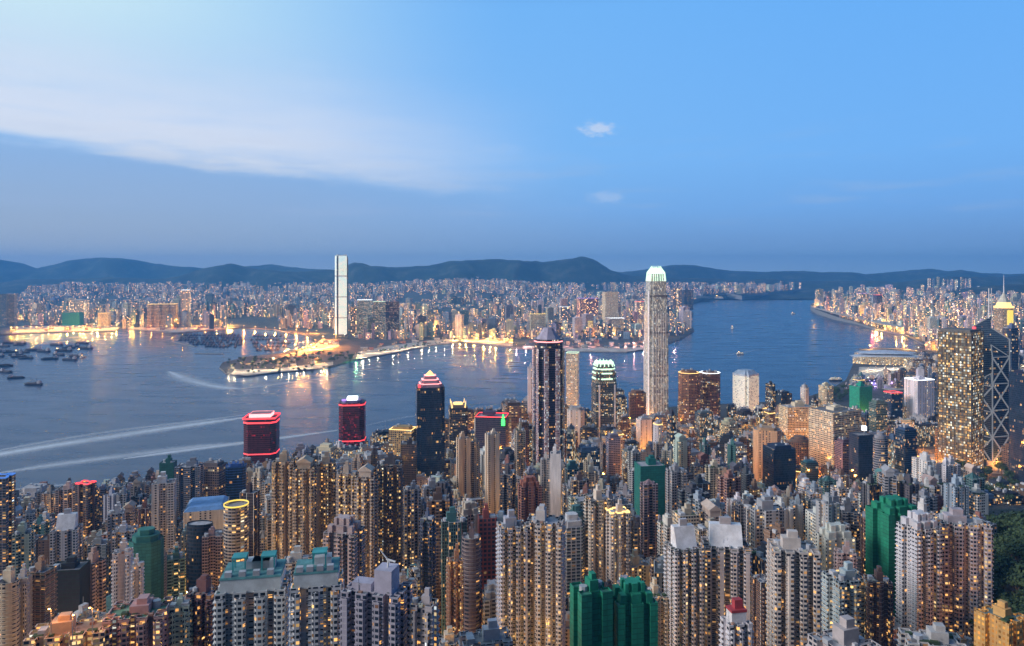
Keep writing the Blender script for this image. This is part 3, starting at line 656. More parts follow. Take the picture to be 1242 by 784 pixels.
T(222, 280, 612, 640, 900, 'broad white hall with flat bright blue roof among western towers', 'the blue roofed hall', name='hall', cat='building', kind='rect', mk='strip', col=(.62, .58, .52), lit=.05, yaw=16, roof='bluedeck', r=1.1, rcol=(.16, .32, .62), detail=0)
T(227, 258, 634, 705, 760, 'black arched office slab with a round top', 'the black arched slab', name='office_tower', kind='round', mk='office', col=(.03, .03, .04), lit=.06, yaw=0, r=.6, roof='')
T(246, 272, 648, 705, 735, 'mauve brown apartment tower in front of the blue roofed hall', kind='slot1', mk='res2', col=(.27, .20, .23), lit=.08, yaw=12)
T(273, 300, 564, 605, 1090, 'bright blue glass office tower on the western waterfront', 'the bright blue glass tower', name='office_tower', kind='chamfer', mk='glass', col=(.05, .16, .55), lit=.08, yaw=14, roof='plant')
T(245, 273, 563, 610, 1110, 'brown office tower with warm lit middle floors beside the bright blue one', name='office_tower', kind='rect', mk='grid', col=(.22, .17, .17), lit=.30, yaw=-8, roof='plant')
T(214, 246, 564, 620, 1060, 'pair joined grey apartment tower with deep light wells near the western shore', kind='slot2', mk='res2', col=(.26, .28, .34), lit=.08, yaw=10)
T(195, 213, 560, 600, 1080, 'dark green netted tower by the western shore', 'the waterfront green netted tower', name='netted_tower', kind='rect', mk='net', col=(.02, .13, .11), lit=0, yaw=8, roof='lift mast', detail=0)
T(184, 214, 584, 660, 880, 'white apartment tower with a yellow lit stair edge, below the waterfront green netted tower', 'the white tower with yellow edge', kind='slot1', mk='res', col=(.60, .60, .62), lit=.10, yaw=18)
T(70, 95, 592, 635, 1010, 'pinkish white apartment slab beside a dark red one', 'the pinkish slab', kind='slot2', mk='res', col=(.66, .50, .46), lit=.12, yaw=12)
T(94, 114, 586, 650, 1000, 'dark red apartment tower with red lit roof and yellow edge', 'the red roofed tower', kind='slot1', mk='res', col=(.18, .10, .09), lit=.25, yaw=-12, roof='redtop')
T(17, 40, 646, 700, 720, 'pale green apartment tower with yellow lit edge in the western district', kind='slot1', mk='res', col=(.40, .46, .38), lit=.18, yaw=16)
T(64, 98, 640, 684, 760, 'light grey stepped apartment tower behind the black netted tower', kind='slot2', mk='res', col=(.52, .52, .58), lit=.10, yaw=14, roof='slope')
# the tall residential group
T(332, 358, 558, 668, 705, 'tall tan apartment tower, first of the joined row with dark slots', 'the tall tan row', kind='slot2', mk='res2', col=(.46, .36, .27), lit=.20, yaw=4, r=.9, detail=1)
T(357, 383, 556, 668, 700, 'tall tan apartment tower with a gabled crown in the joined row', 'the gabled tan tower', kind='slot2', mk='res2', col=(.46, .36, .27), lit=.20, yaw=4, r=.9, roof='gable', detail=1, rh=8)
T(382, 409, 560, 660, 725, 'tan apartment tower with a column of yellow lit stair windows', kind='slot2', mk='res2', col=(.42, .35, .28), lit=.30, yaw=12, detail=1)
T(410, 434, 573, 700, 680, 'tan apartment tower with many yellow windows under a flat roof', kind='slot2', mk='res2', col=(.44, .36, .30), lit=.38, yaw=-6, detail=1)
T(432, 457, 566, 700, 675, 'slender tan apartment tower with tall gabled roof house and white pilasters', 'the slender gabled tower', kind='slot2', mk='res2', col=(.48, .40, .34), lit=.15, yaw=-6, roof='gable', detail=1, rh=8)
T(456, 489, 562, 680, 700, 'dark apartment tower with a zigzag of bright yellow windows', 'the zigzag lit tower', kind='slot2', mk='res', col=(.14, .13, .15), lit=.34, yaw=10, detail=1)
T(395, 440, 642, 680, 560, 'pink grey apartment block with white roof house before the tall tan row', kind='slot2', mk='res', col=(.46, .36, .36), lit=.08, yaw=-12, roof='step lift')
# western centre
T(297, 338, 506, 556, 1390, 'dark office tower with glowing red bands and dazzling pink rooftop lights', 'the pink topped dark tower', name='office_tower', kind='chamfer', mk='redoffice', col=(.12, .02, .03), lit=.10, yaw=6, roof='shun', r=.8)  # dark body tinted red to carry the glow on its walls
T(411, 444, 487, 535, 1480, 'dark office tower glowing red with a white lit roof cabin and red light bands', 'the white topped red tower', name='office_tower', kind='chamfer', mk='redoffice', col=(.12, .02, .03), lit=.40, yaw=6, roof='shun2', r=.9)  # wall tint holds the red glow here too
T(502, 541, 468, 585, 1320, 'tall navy glass office tower with stepped pink lit crown', 'the navy tower with pink crown', name='office_tower', kind='notchcorner', mk='glass', col=(.05, .05, .10), lit=.10, yaw=12, roof='cosco', r=.95)
T(543, 568, 493, 545, 1500, 'dark office tower with four gold lit corner spikes on its crown', 'the spiked gold crown tower', name='office_tower', kind='notchcorner', mk='office', col=(.12, .10, .09), lit=.30, yaw=10, roof='spikes', r=1)
T(473, 504, 520, 556, 1330, 'sandy office tower with a bright gold strip of light along its roof', 'the gold strip tower', name='office_tower', kind='rect', mk='grid', col=(.55, .36, .16), lit=.45, yaw=-10, roof='gold plant', r=.7)
T(485, 506, 537, 600, 1180, 'black brown apartment tower standing before the gold strip tower', kind='rect', mk='res2', col=(.05, .04, .05), lit=.06, yaw=8, r=.9)
T(577, 617, 504, 545, 1450, 'dark broad office tower with red roof lights and a green lit corner sign', 'the green sign tower', name='office_tower', kind='rect', mk='office', col=(.12, .08, .12), lit=.12, yaw=-8, roof='greensign', r=.7)
T(588, 606, 526, 618, 1090, 'tall narrow cream apartment slab, plain and pale, in front of the green sign tower', 'the tall cream slab', kind='slot1', mk='strip', col=(.72, .60, .48), lit=.06, yaw=20)
T(553, 571, 531, 598, 1120, 'narrow peach apartment slab below the spiked gold crown tower', kind='slot1', mk='strip', col=(.66, .50, .36), lit=.06, yaw=20)
T(570, 582, 536, 600, 1130, 'narrow beige and grey apartment tower beside the narrow peach slab', kind='slot1', mk='res', col=(.52, .44, .36), lit=.10, yaw=-12)
T(667, 681, 549, 622, 900, 'slim tower with a blank bright white side wall facing the peak', 'the blank white wall tower', kind='rect', mk='blank', col=(.78, .74, .74), lit=0, yaw=-6, r=1)
T(655, 668, 557, 622, 905, 'grey beige apartment tower attached to the blank white wall', kind='slot1', mk='res', col=(.46, .42, .40), lit=.10, yaw=-6)
T(628, 657, 588, 625, 860, 'red brown brick coloured apartment block with stepped top', 'the red brown block', kind='slot2', mk='res', col=(.34, .13, .09), lit=.08, yaw=12, roof='step')
T(602, 640, 636, 784, 540, 'grey white apartment tower of the near joined pair, narrower and bluer', 'the near grey pair', kind='slot3', mk='res', col=(.46, .46, .54), lit=.22, yaw=12, r=.8)
T(637, 686, 630, 784, 545, 'grey white apartment tower of the near joined pair, wider with warm side windows', 'the wider of the near grey pair', kind='slot3', mk='res', col=(.50, .46, .46), lit=.20, yaw=-10, r=.8)
T(709, 740, 604, 700, 650, 'cream apartment tower with pink spine wall above the big green netted block', 'the cream and pink tower', kind='slot2', mk='res', col=(.62, .52, .44), lit=.22, yaw=16, detail=1)
T(735, 763, 620, 705, 640, 'cream apartment tower with white pilasters and orange lit roof edge', kind='slot2', mk='res', col=(.60, .52, .48), lit=.22, yaw=12, roof='gold lift', detail=1)
T(771, 805, 562, 618, 1000, 'dark teal netted block in the middle of the city', 'the dark teal netted block', name='netted_tower', kind='rect', mk='net', col=(.01, .16, .14), lit=0, yaw=8, roof='lift', detail=0)
T(777, 797, 586, 660, 800, 'mauve pink apartment tower with pointed roof before the dark teal netted block', kind='slot1', mk='res', col=(.36, .25, .28), lit=.10, yaw=10, roof='pyr')
T(692, 742, 712, 784, 420, 'big emerald green netted block, nearest and left half of the pair', 'the big emerald netted block', name='netted_tower', kind='slot1', mk='net', col=(.012, .245, .15), lit=0, yaw=18, roof='lift', r=.9, rcol=(.05, .22, .16))
T(739, 795, 724, 784, 428, 'big emerald green netted block, wider and lower half of the pair', None, name='netted_tower', kind='slot2', mk='net', col=(.012, .25, .155), lit=0, yaw=10, roof='step', r=.8, rcol=(.06, .2, .2))
T(808, 851, 648, 784, 540, 'white apartment tower with big sloped white penthouse, first of two', 'the first sloped penthouse tower', kind='slot3', mk='res', col=(.58, .55, .58), lit=.12, yaw=12, roof='slope', rh=8, r=.8)
T(851, 909, 646, 784, 550, 'pink grey apartment tower with wide sloped white penthouse, second of two', 'the second sloped penthouse tower', kind='slot3', mk='res', col=(.50, .45, .47), lit=.14, yaw=-8, roof='slope', rh=8, r=.7)
T(876, 910, 752, 784, 420, 'white apartment tower topped by a red and white roof house', 'the red roof house', kind='slot2', mk='resbig', col=(.66, .62, .66), lit=.14, yaw=10, roof='redhouse')
T(933, 991, 662, 784, 470, 'beige ribbed apartment tower with bluish roof machinery and banded floors', 'the beige ribbed tower', kind='slot3', mk='resbig', col=(.54, .48, .45), lit=.16, yaw=-8, r=.8)
T(1003, 1052, 698, 784, 520, 'white and teal apartment tower with big yellow windows below a narrow pinkish one', 'the white and teal tower', kind='slot2', mk='resbig', col=(.40, .48, .52), lit=.30, yaw=10, roof='lift')
T(1013, 1037, 668, 705, 600, 'narrow pinkish apartment tower with a flat framed roof', kind='slot1', mk='res', col=(.50, .38, .38), lit=.06, yaw=-10)
T(1049, 1080, 702, 784, 510, 'dark brown apartment tower dotted with warm windows beside the tall green netted one', kind='slot2', mk='res', col=(.15, .09, .08), lit=.25, yaw=-10)
T(1056, 1112, 606, 745, 640, 'tall bright green netted tower beside the twin grey towers', 'the tall green netted tower', name='netted_tower', kind='slot2', mk='net', col=(.012, .22, .125), lit=0, yaw=14, roof='step', r=.8, rcol=(.03, .28, .16), rh=8)
T(1093, 1136, 624, 770, 560, 'tall grey white apartment tower, near half of the twin, with blue glass corners', 'the near twin grey tower', kind='slot2', mk='res', col=(.56, .54, .58), lit=.12, yaw=14, roof='lift step', r=.9, rh=8)
T(1133, 1194, 630, 770, 575, 'tall mauve white apartment tower, mast topped half of the twin with orange lit bay', 'the mast topped twin tower', kind='slot3', mk='res', col=(.48, .42, .46), lit=.20, yaw=-8, roof='lift mast', r=.7)
T(1188, 1243, 744, 775, 470, 'low broad building with fiercely orange lit front beside the hillside wood', 'the orange lit low building', name='low_block', cat='building', kind='slot2', mk='orangelit', col=(.62, .36, .13), lit=.85, yaw=24, roof='garden lift', r=1.0, rcol=(.16, .22, .22), detail=0)
T(985, 1062, 776, 790, 400, 'low pale block showing its parapet roof at the bottom edge', None, name='low_block', cat='building', kind='slot2', mk='resbig', col=(.50, .44, .44), lit=.1, yaw=18, r=.8)
T(1095, 1168, 774, 790, 405, 'low pale block with a garden roof below the twin towers', None, name='low_block', cat='building', kind='slot2', mk='resbig', col=(.48, .46, .46), lit=.1, yaw=-12, roof='garden lift', r=.6)
T(556, 622, 772, 790, 400, 'low white block with cluttered roof below the near grey pair', None, name='low_block', cat='building', kind='slot2', mk='resbig', col=(.52, .5, .55), lit=.2, yaw=12, r=.6)
T(510, 528, 628, 740, 590, 'dark blue apartment tower with a white side strip', 'the dark blue tower', kind='slot1', mk='res', col=(.10, .12, .19), lit=.15, yaw=-16)
T(541, 562, 678, 765, 540, 'brick orange apartment tower with warm rows of windows', 'the brick orange tower', kind='slot2', mk='res', col=(.36, .19, .12), lit=.35, yaw=10)
T(560, 583, 650, 745, 580, 'round dark brown tower ringed by a lit terrace', 'the round dark brown tower', kind='round', mk='slab', col=(.16, .12, .13), lit=.15, yaw=0, r=1)
T(579, 603, 626, 700, 640, 'dark red framed tower with a tall open roof grid', 'the red framed tower', kind='rect', mk='grid', col=(.28, .07, .06), lit=.05, yaw=8, roof='lift', detail=0)
T(488, 511, 592, 680, 740, 'grey blue apartment tower with white corner strips', kind='slot2', mk='res', col=(.32, .34, .42), lit=.12, yaw=14)
# central business district
T(640, 648, 446, 500, 1650, 'narrow white edged tower tucked behind the great purple one', None, name='office_tower', kind='rect', mk='strip', col=(.75, .72, .75), lit=.05, yaw=0, r=2)
T(686, 703, 428, 495, 1990, 'pale lit slab tower behind the great purple one', 'the pale lit slab', name='office_tower', kind='rect', mk='grid', col=(.66, .58, .46), lit=.75, yaw=-14, roof='mint', r=1)
T(822, 849, 452, 520, 1770, 'bronze office tower with glowing ribbed roof, first of the bronze pair', 'the first bronze tower', name='office_tower', kind='oct', mk='grid', col=(.30, .14, .07), lit=.35, yaw=10, roof='gold plant', r=1)
T(848, 874, 452, 520, 1800, 'bronze office tower with white roof lights, second of the bronze pair', 'the second bronze tower', name='office_tower', kind='oct', mk='grid', col=(.28, .13, .07), lit=.35, yaw=10, roof='whitetop plant', r=1)
T(762, 784, 476, 512, 1800, 'low bronze office tower just before the tallest curved tower', None, name='office_tower', kind='oct', mk='grid', col=(.26, .13, .08), lit=.25, yaw=8, roof='plant')
T(912, 948, 520, 585, 1330, 'peach stone office tower with dark roof cabin', 'the peach stone tower', name='office_tower', kind='chamfer', mk='strip', col=(.66, .40, .22), lit=.10, yaw=-14, roof='plant', r=.8)
T(928, 962, 542, 600, 1250, 'navy glass office tower in front of the cream lit blocks', 'the navy glass tower', name='office_tower', kind='rect', mk='glass', col=(.02, .04, .10), lit=.06, yaw=12, roof='plant', r=.8)
T(947, 985, 492, 532, 1640, 'cream office block with an even grid of lit windows, farther one', 'the farther cream block', name='office_tower', kind='rect', mk='grid', col=(.72, .60, .42), lit=.55, yaw=10, roof='lift', r=.6)
T(984, 1041, 496, 572, 1400, 'cream office block with lit grid, nearer and wider one', 'the wider cream block', name='office_tower', kind='rect', mk='grid', col=(.74, .62, .46), lit=.50, yaw=24, roof='lift', r=.8)
T(956, 984, 530, 566, 1430, 'rounded dark office block with gold lit frames below a silver roof', 'the rounded gold framed block', name='office_tower', kind='round', mk='grid', col=(.14, .10, .08), lit=.30, yaw=0, roof='step', r=.7, rh=8)
T(973, 991, 560, 590, 1310, 'small teal clad office block', None, name='office_tower', kind='rect', mk='glass', col=(.06, .25, .33), lit=.1, yaw=10, roof='plant')
T(1032, 1056, 468, 505, 1915, 'emerald netted tower near the eastern waterfront', 'the waterfront emerald netted tower', name='netted_tower', kind='rect', mk='net', col=(.012, .29, .2), lit=0, yaw=20, roof='lift', detail=0)
T(1033, 1056, 526, 590, 1300, 'navy tower carrying one dazzling white roof lamp', 'the white lamp tower', name='office_tower', kind='rect', mk='glass', col=(.02, .03, .09), lit=.06, yaw=10, roof='lamp', r=.9)
T(1014, 1036, 535, 580, 1350, 'purple brown office tower with striped floors before the wider cream block', None, name='office_tower', kind='rect', mk='slab', col=(.20, .12, .16), lit=.1, yaw=14, roof='plant')
T(1100, 1130, 460, 512, 1850, 'white lit office tower with a shining white crown', 'the white crowned tower', name='office_tower', kind='rect', mk='strip', col=(.86, .80, .86), lit=.35, yaw=16, roof='whitetop lift', r=.8)
T(1074, 1092, 476, 512, 1830, 'dark glass tower beneath pink roof lights', None, name='office_tower', kind='rect', mk='glass', col=(.08, .08, .16), lit=.2, yaw=12, roof='redtop', r=.9)
T(1056, 1074, 488, 530, 1690, 'green and grey office tower next to a pink lit one', None, name='office_tower', kind='rect', mk='office', col=(.16, .25, .22), lit=.3, yaw=12, roof='plant')
T(1230, 1262, 452, 585, 1325, 'dark navy tower cut by the picture edge', 'the navy edge tower', name='office_tower', kind='rect', mk='glass', col=(.02, .02, .06), lit=.05, yaw=8, roof='plant', r=.8)
T(1217, 1234, 398, 520, 1740, 'blue grey glass tower behind the braced tower', None, name='office_tower', kind='chamfer', mk='glass', col=(.12, .16, .28), lit=.25, yaw=10, roof='lift mast', r=.9)
T(1088, 1110, 520, 585, 1335, 'blue glass tower with lit seams beside the trees', None, name='office_tower', kind='rect', mk='glass', col=(.06, .12, .26), lit=.25, yaw=16, roof='plant', r=.8)
T(735, 752, 530, 580, 1300, 'slim mauve blue office slab in the central district', None, name='office_tower', kind='rect', mk='slab', col=(.24, .24, .34), lit=.1, yaw=12, roof='plant')
T(772, 790, 508, 548, 1560, 'white office slab before the tallest curved tower', None, name='office_tower', kind='rect', mk='strip', col=(.72, .70, .72), lit=.2, yaw=16, roof='plant')
T(844, 864, 500, 540, 1590, 'glass office tower with a mint lit foot among central blocks', None, name='office_tower', kind='rect', mk='glass', col=(.20, .26, .28), lit=.45, yaw=10, roof='plant')
T(1184, 1199, 463, 520, 1620, 'small tower with a vivid blue lit front between the golden gridded and braced towers', 'the blue lit front', name='office_tower', kind='rect', mk='bluescreen', col=(.05, .2, .6), lit=0, yaw=8, roof='lift', r=.8)
# ------------------------------------------------------------------ the landmark towers
def root_at(name, label, cat, px, Y, yaw, yt, yb, wpx, ref, zf=gz, group=None):
    X = at(px, Y); z0 = zf(X, Y); r = empty(name, (X, Y, z0), R(yaw)); tag(r, label, cat, group)
    ww = wpx / F * Y; ALLB.append((X, Y, ww, ww, R(yaw), px - wpx / 2, px + wpx / 2, yt, yb))
    if ref: HERO.append((ref, px, (yt + yb) / 2, Y))
    return r, zat(yt, Y) - z0
def reveal(o, c, lit=0.0): o.color = tuple(c[:3]) + (lit,)

# tallest curved tower on the island front
r, h = root_at('skyscraper', 'tallest pale tapering tower on the island front with glowing clawed crown', 'skyscraper', 795.5, 1880, 12, 322, 506, 30, 'the tallest clawed tower')
wB = 52.0; z = 0.0
for i, (k, f) in enumerate(((1.0, .48), (.965, .70), (.91, .82), (.82, .90), (.72, .945))):
    z1 = h * f; MB().prism(scale(plan('notchcorner', wB, wB), k), z - (12 if i == 0 else 0), z1, True).build('tower_stage', MATS['ifc'] if 'ifc' in MATS else MATS['office'], r, (.50, .50, .49, .85)); z = z1 + .02
for i in range(4):
    for t in (-.36, -.22, -.08, .08, .22, .36):
        a = i * math.pi / 2; x, y = t * wB * .80, -.40 * wB; c, s_ = math.cos(a), math.sin(a); rot = lambda x, y: (x * c - y * s_, x * s_ + y * c)
        p0 = rot(x, y); p1 = rot(x * .95, y * .88); p2 = rot(x * .7, y * .55); q = MB()
        q.tube(p0 + (h * .90,), p1 + (h * .955,), 1.1, 1.1).tube(p1 + (h * .955,), p2 + (h * (1.0 - abs(t) * .05),), 1.1, .6); q.build('crown_claw', MATS['glowmint'], r)
MB().prism(scale(plan('oct', wB, wB), .42), h * .945, h * .985, True).build('crown_core', MATS['glowmint'], r)
for z in (.30, .57, .80): MB().prism(scale(plan('notchcorner', wB, wB), 1.008 if z < .48 else (.973 if z < .7 else .928)), h * z, h * z + 4, True, True).build('plant_floor', MATS['paint'], r, (.2, .2, .2, 1))
for side_ in (0, 1):
    for t in (-.33, -.2, -.07, .07, .2, .33):
        x, y = (t * wB, -wB * .5 - .35) if side_ == 0 else (-wB * .5 - .35, t * wB)
        MB().box(x, y, 0, .9, .9, h * .48).build('silver_fin', MATS['white'], r); k_ = .965; MB().box(x * k_, y * k_, h * .48 + .1, .9, .9, h * .22).build('silver_fin', MATS['white'], r)
for sx in (-1,): MB().box(-wB * .5 - .4, -wB * .30, 0, 1.2, 9, h * .84).build('silver_edge', MATS['white'], r)

r, h = root_at('office_tower', 'dark glass tower with curved mint lit crown, small sister of the tallest clawed one', 'tower', 732.5, 1700, 10, 436, 560, 31, 'the mint crowned tower')
wB = 50.0; z = 0.0
for i, (k, f) in enumerate(((1.0, .74), (.94, .86), (.80, .94))):
    MB().prism(scale(plan('notchcorner', wB, wB), k), z - (12 if i == 0 else 0), h * f, True).build('tower_stage', MATS['office'], r, (.10, .12, .11, .34)); z = h * f + .02
for k, f in ((1.05, .76), (1.03, .83), (.96, .88), (.84, .955)): MB().prism(scale(plan('oct', wB, wB), k), h * f, h * f + 3.2, True, True).build('crown_ring', MATS['glowmint'], r)
for i in range(4):
    for t in (-.3, -.1, .1, .3):
        a = i * math.pi / 2; c, s_ = math.cos(a), math.sin(a); rot = lambda x, y: (x * c - y * s_, x * s_ + y * c)
        q = MB(); q.tube(rot(t * wB, -.42 * wB) + (h * .92,), rot(t * wB * .8, -.34 * wB) + (h * (1.0 - abs(t) * .06),), 1.5, 1.0); q.build('crown_claw', MATS['glowmint'], r)
for sx in (-1, 1): MB().box(sx * wB * .37, -wB * .5 - .5, 0, 3.4, 1.4, h * .70).build('silver_edge', MATS['white'], r)

# the great purple tower
r, h = root_at('skyscraper', 'great dark purple tower with pale pink window bays and stepped spire', 'skyscraper', 665, 1300, 14, 411, 560, 41, 'the great purple tower')
wB = 47.0
MB().prism(plan('oct', wB, wB), -12, h, True).build('wall', MATS['office'], r, (.07, .05, .09, .20))
for a in range(4):
    c, s_ = math.cos(a * math.pi / 2), math.sin(a * math.pi / 2)
    for t in (-.30, .30) if a % 2 else (-.22, .22):
        x0, x1, y0 = t * wB - 4.4, t * wB + 4.4, -wB / 2
        q = MB(); P4 = [(x0, y0 + .2), (x0 + 1, y0 - 1.8), (x1 - 1, y0 - 1.8), (x1, y0 + .2)]
        q.prism([(x * c - y * s_, x * s_ + y * c) for x, y in P4], 4, h * .94, True, True); q.build('window_bay', MATS['pinkbay'], r, (.50, .36, .42, .85))
z = h
for k, dz in ((.84, 7), (.62, 7), (.42, 6)):
    MB().prism(scale(plan('oct', wB, wB), k), z, z + dz, True, poly1=scale(plan('oct', wB, wB), k * .8)).build('crown_tier', MATS['paint'], r, (.40, .36, .46, 1)); z += dz
MB().tube((0, 0, z), (0, 0, z + 26), 1.3, .3).build('spire', MATS['steel'], r)
MB().prism(scale(plan('oct', wB, wB), 1.012), h - 5, h - 3.2, True, True).build('light_ring', MATS['glowpink'], r)

# the golden gridded tower and the braced tower
r, h = root_at('skyscraper', 'square tower lit gold on every floor behind a dark grid', 'skyscraper', 1165, 1440, 38, 402, 572, 51, 'the golden gridded tower')
wB = 59.5; hB = h; MB().prism(plan('rect', wB, wB), -10, h, True).build('wall', MATS['gold'], r, (.10, .08, .06, .90))
q = MB()
for i in range(9):
    t = -wB / 2 + wB * i / 8
    for x, y in ((t, -wB / 2 - .35), (-wB / 2 - .35, t)): q.box(x, y, 0, .9, .9, h + 2)
q.build('mullion_grid', MATS['darkmetal'], r)
q = MB()
for k in range(1, 18):
    zz = h * k / 17.5; q.prism(scale(plan('rect', wB, wB), 1.009), zz, zz + .9, False, False)
q.build('spandrel_grid', MATS['darkmetal'], r)
MB().prism(scale(plan('rect', wB, wB), .9), h + .02, h + 5, True).build('roof', MATS['paint'], r, (.16, .15, .14, 1))
MB().box(wB * .3, -wB * .3, h + 5.02, 5, 5, 4).build('red_beacon', MATS['glowred'], r)

r, h = root_at('skyscraper', 'blue glass tower of stacked triangular prisms with white cross bracing and twin masts', 'skyscraper', 1202, 1500, 16, 384, 580, 33, 'the braced tower')
wB = 44.0; a = wB / 2; cs = [(-a, -a), (a, -a), (a, a), (-a, a)]
hs = [.80, .92, 1.0, .60]
for i in range(4):
    p, q_ = cs[i], cs[(i + 1) % 4]; hh = h * hs[i]; m = MB(); tri = [p, q_, (0, 0)]
    L = wB; lo = hh - 22
    m.face([p + (-10,), q_ + (-10,), q_ + (lo,), p + (lo,)], [(0, -10), (L, -10), (L, lo), (0, lo)])
    m.face([q_ + (-10,), (0, 0, -10), (0, 0, hh), q_ + (lo,)], [(0, -10), (L * .7, -10), (L * .7, hh), (0, lo)])
    m.face([(0, 0, -10), p + (-10,), p + (lo,), (0, 0, hh)], [(0, -10), (L * .7, -10), (L * .7, lo), (0, hh)])
    m.face([p + (lo,), q_ + (lo,), (0, 0, hh)], [(0, 0), (L, 0), (L / 2, 30)])
    m.build('prism_shaft', MATS['glass'], r, (.16, .22, .32, .12))
for i in range(4):
    p, q_ = cs[i], cs[(i + 1) % 4]; lo = h * hs[i] - 22; m = MB(); nmod = max(1, round(lo / 52)); o = 1.02
    P_, Q_ = (p[0] * o, p[1] * o), (q_[0] * o, q_[1] * o)
    for k in range(nmod):
        z0, z1 = lo * k / nmod, lo * (k + 1) / nmod
        m.tube(P_ + (z0,), Q_ + (z1,), 1.5).tube(Q_ + (z0,), P_ + (z1,), 1.5).tube(P_ + (z1,), Q_ + (z1,), .9)
    m.tube(P_ + (0,), P_ + (lo,), 1.3).tube(Q_ + (0,), Q_ + (lo,), 1.3)
    m.tube(P_ + (lo,), (0, 0, h * hs[i] + .5), 1.1).tube(Q_ + (lo,), (0, 0, h * hs[i] + .5), 1.1)
    m.build('cross_bracing', MATS['bracing'], r)
for x in (-3.5, 3.5): MB().tube((x, 2, h - 4), (x, 2, h + 58), 1.5, .7).build('mast', MATS['white'], r)

# golden pyramid tower further along the shore
r, h = root_at('skyscraper', 'distant tower with gold lit pyramid top, needle spire and amber panel', 'skyscraper', 1217.5, 2700, 20, 372, 420, 24, 'the gold pyramid tower')
wB = 52.0; pl = plan('chamfer', wB, wB)
MB().prism(pl, -8, h, True).build('wall', MATS['grid'], r, (.36, .28, .20, .55))
MB().prism(scale(pl, 1.08), h - 5, h + 2, True, True).build('lit_cornice', MATS['glowgold'], r)
MB().prism(scale(pl, .86), h + 2.02, h + 16, True, poly1=scale(pl, .7)).build('crown_tier', MATS['glowgold'], r)
MB().prism(scale(pl, .68), h + 16.02, h + 52, True, poly1=scale(pl, .06)).build('pyramid_roof', MATS['paint'], r, (.60, .56, .46, 1))
MB().tube((0, 0, h + 50), (0, 0, h + 118), 2.2, .5).build('spire', MATS['white'], r)
MB().box(-4, -wB / 2 - 1.2, h - 72, 30, 2, 60).build('amber_panel', MATS['glowyellow'], r)

# white block with round windows by the water
r, h = root_at('office_tower', 'white lit square tower with hipped roof standing alone before the open water', 'tower', 904.5, 1940, 32, 455, 506, 35, 'the white tower by the water')
wB = 54.0; pl = plan('notchcorner', wB, wB)
MB().prism(pl, -8, h, True).build('wall', MATS['porthole'], r, (.80, .80, .74, .55))
MB().prism(scale(pl, 1.02), h + .02, h + 5, True, True).build('cornice', MATS['paint'], r, (.55, .62, .72, 1))
MB().prism(scale(pl, .96), h + 5.02, h + 14, True, poly1=scale(pl, .6)).build('hipped_roof', MATS['paint'], r, (.40, .48, .60, 1))

# tallest tower across the harbour
r, h = root_at('skyscraper', 'very tall glowing white tower standing alone on the shore across the harbour', 'skyscraper', 414.3, 4140, 24, 311, 412, 18, 'the glowing tower across the harbour', kz)
wB = 64.0
MB().prism(plan('notchcorner', wB * 1.06, wB * 1.06), -6, h * .1, False, poly1=plan('notchcorner', wB, wB)).prism(plan('notchcorner', wB, wB), h * .1, h * .93, False).prism(plan('notchcorner', wB, wB), h * .93, h, True, poly1=scale(plan('notchcorner', wB, wB), .93)).build('wall', MATS['glass'], r, (.30, .33, .36, .15))
q = MB(); q.box(0, -wB / 2 - .8, h * .06, wB * .74, 1.2, h * .95); q.build('light_screen', MATS['ledwall'], r)
q = MB(); q.box(-wB / 2 - .8, 0, h * .06, 1.2, wB * .74, h * .95); q.build('light_screen', MATS['ledwall'], r)
MB().box(wB * .5 + .6, 0, h * .08, 1.2, wB * .7, h * .9).build('side_screen', MATS['paint'], r, (.34, .38, .42, 1))
for x in (-1, 1): MB().box(x * wB * .3, 0, h, wB * .2, wB * .7, 9).build('crown_wall', MATS['paint'], r, (.5, .52, .54, 1))

# winged hall on its own island
r, h = root_at('exhibition_hall', 'low hall on the waterfront with sweeping silver wing roofs over gold lit glass', 'hall', 1074, 3050, -8, 424, 448, 80, 'the winged waterfront hall')
MB().prism([(130 * math.cos(.2618 * k), 62 * math.sin(.2618 * k)) for k in range(24)], -4, 22, True).build('glass_hall', MATS['gold'], r, (.45, .38, .28, .85))
MB().box(30, 80, -4, 230, 90, 34).build('rear_hall', MATS['gold'], r, (.5, .45, .4, .7))
def shell(cx, cy, a, b, z, hgt, name):
    q = MB(); n = 12; rows = []
    for j in range(5):
        v = -1 + 2 * j / 4
        rows.append([(cx + a * (-1 + 2 * i / n), cy + b * v * (1 - (abs(-1 + 2 * i / n)) ** 2.2 * .75), z + hgt * (1 - (-1 + 2 * i / n) ** 2) * (1 - .45 * v * v) + 6 * abs(-1 + 2 * i / n) ** 3) for i in range(n + 1)])
    for k in (0, 1):
        for j in range(4):
            for i in range(n):
                q_ = [rows[j][i], rows[j][i + 1], rows[j + 1][i + 1], rows[j + 1][i]]
                q.face([(x, y, zz - 1.6 * k) for x, y, zz in (q_ if k == 0 else reversed(q_))])
    for R_ in (rows[0], rows[4]):
        for i in range(n): q.face([R_[i], R_[i + 1], R_[i + 1][:2] + (R_[i + 1][2] - 1.6,), R_[i][:2] + (R_[i][2] - 1.6,)])
    q.build(name, MATS['paint'], r, (.50, .56, .66, 1))
shell(0, -8, 142, 66, 24, 22, 'wing_roof'); shell(-10, -20, 104, 48, 40, 14, 'upper_wing_roof'); shell(30, 80, 120, 50, 32, 14, 'rear_wing_roof')
q = MB()
for i in range(12): a_ = math.pi + math.pi * (i + .5) / 12; q.box(131 * math.cos(a_), 63 * math.sin(a_), 0, 3, 3, 4)
q.build('canopy_lights', MATS['glowgold'], r)
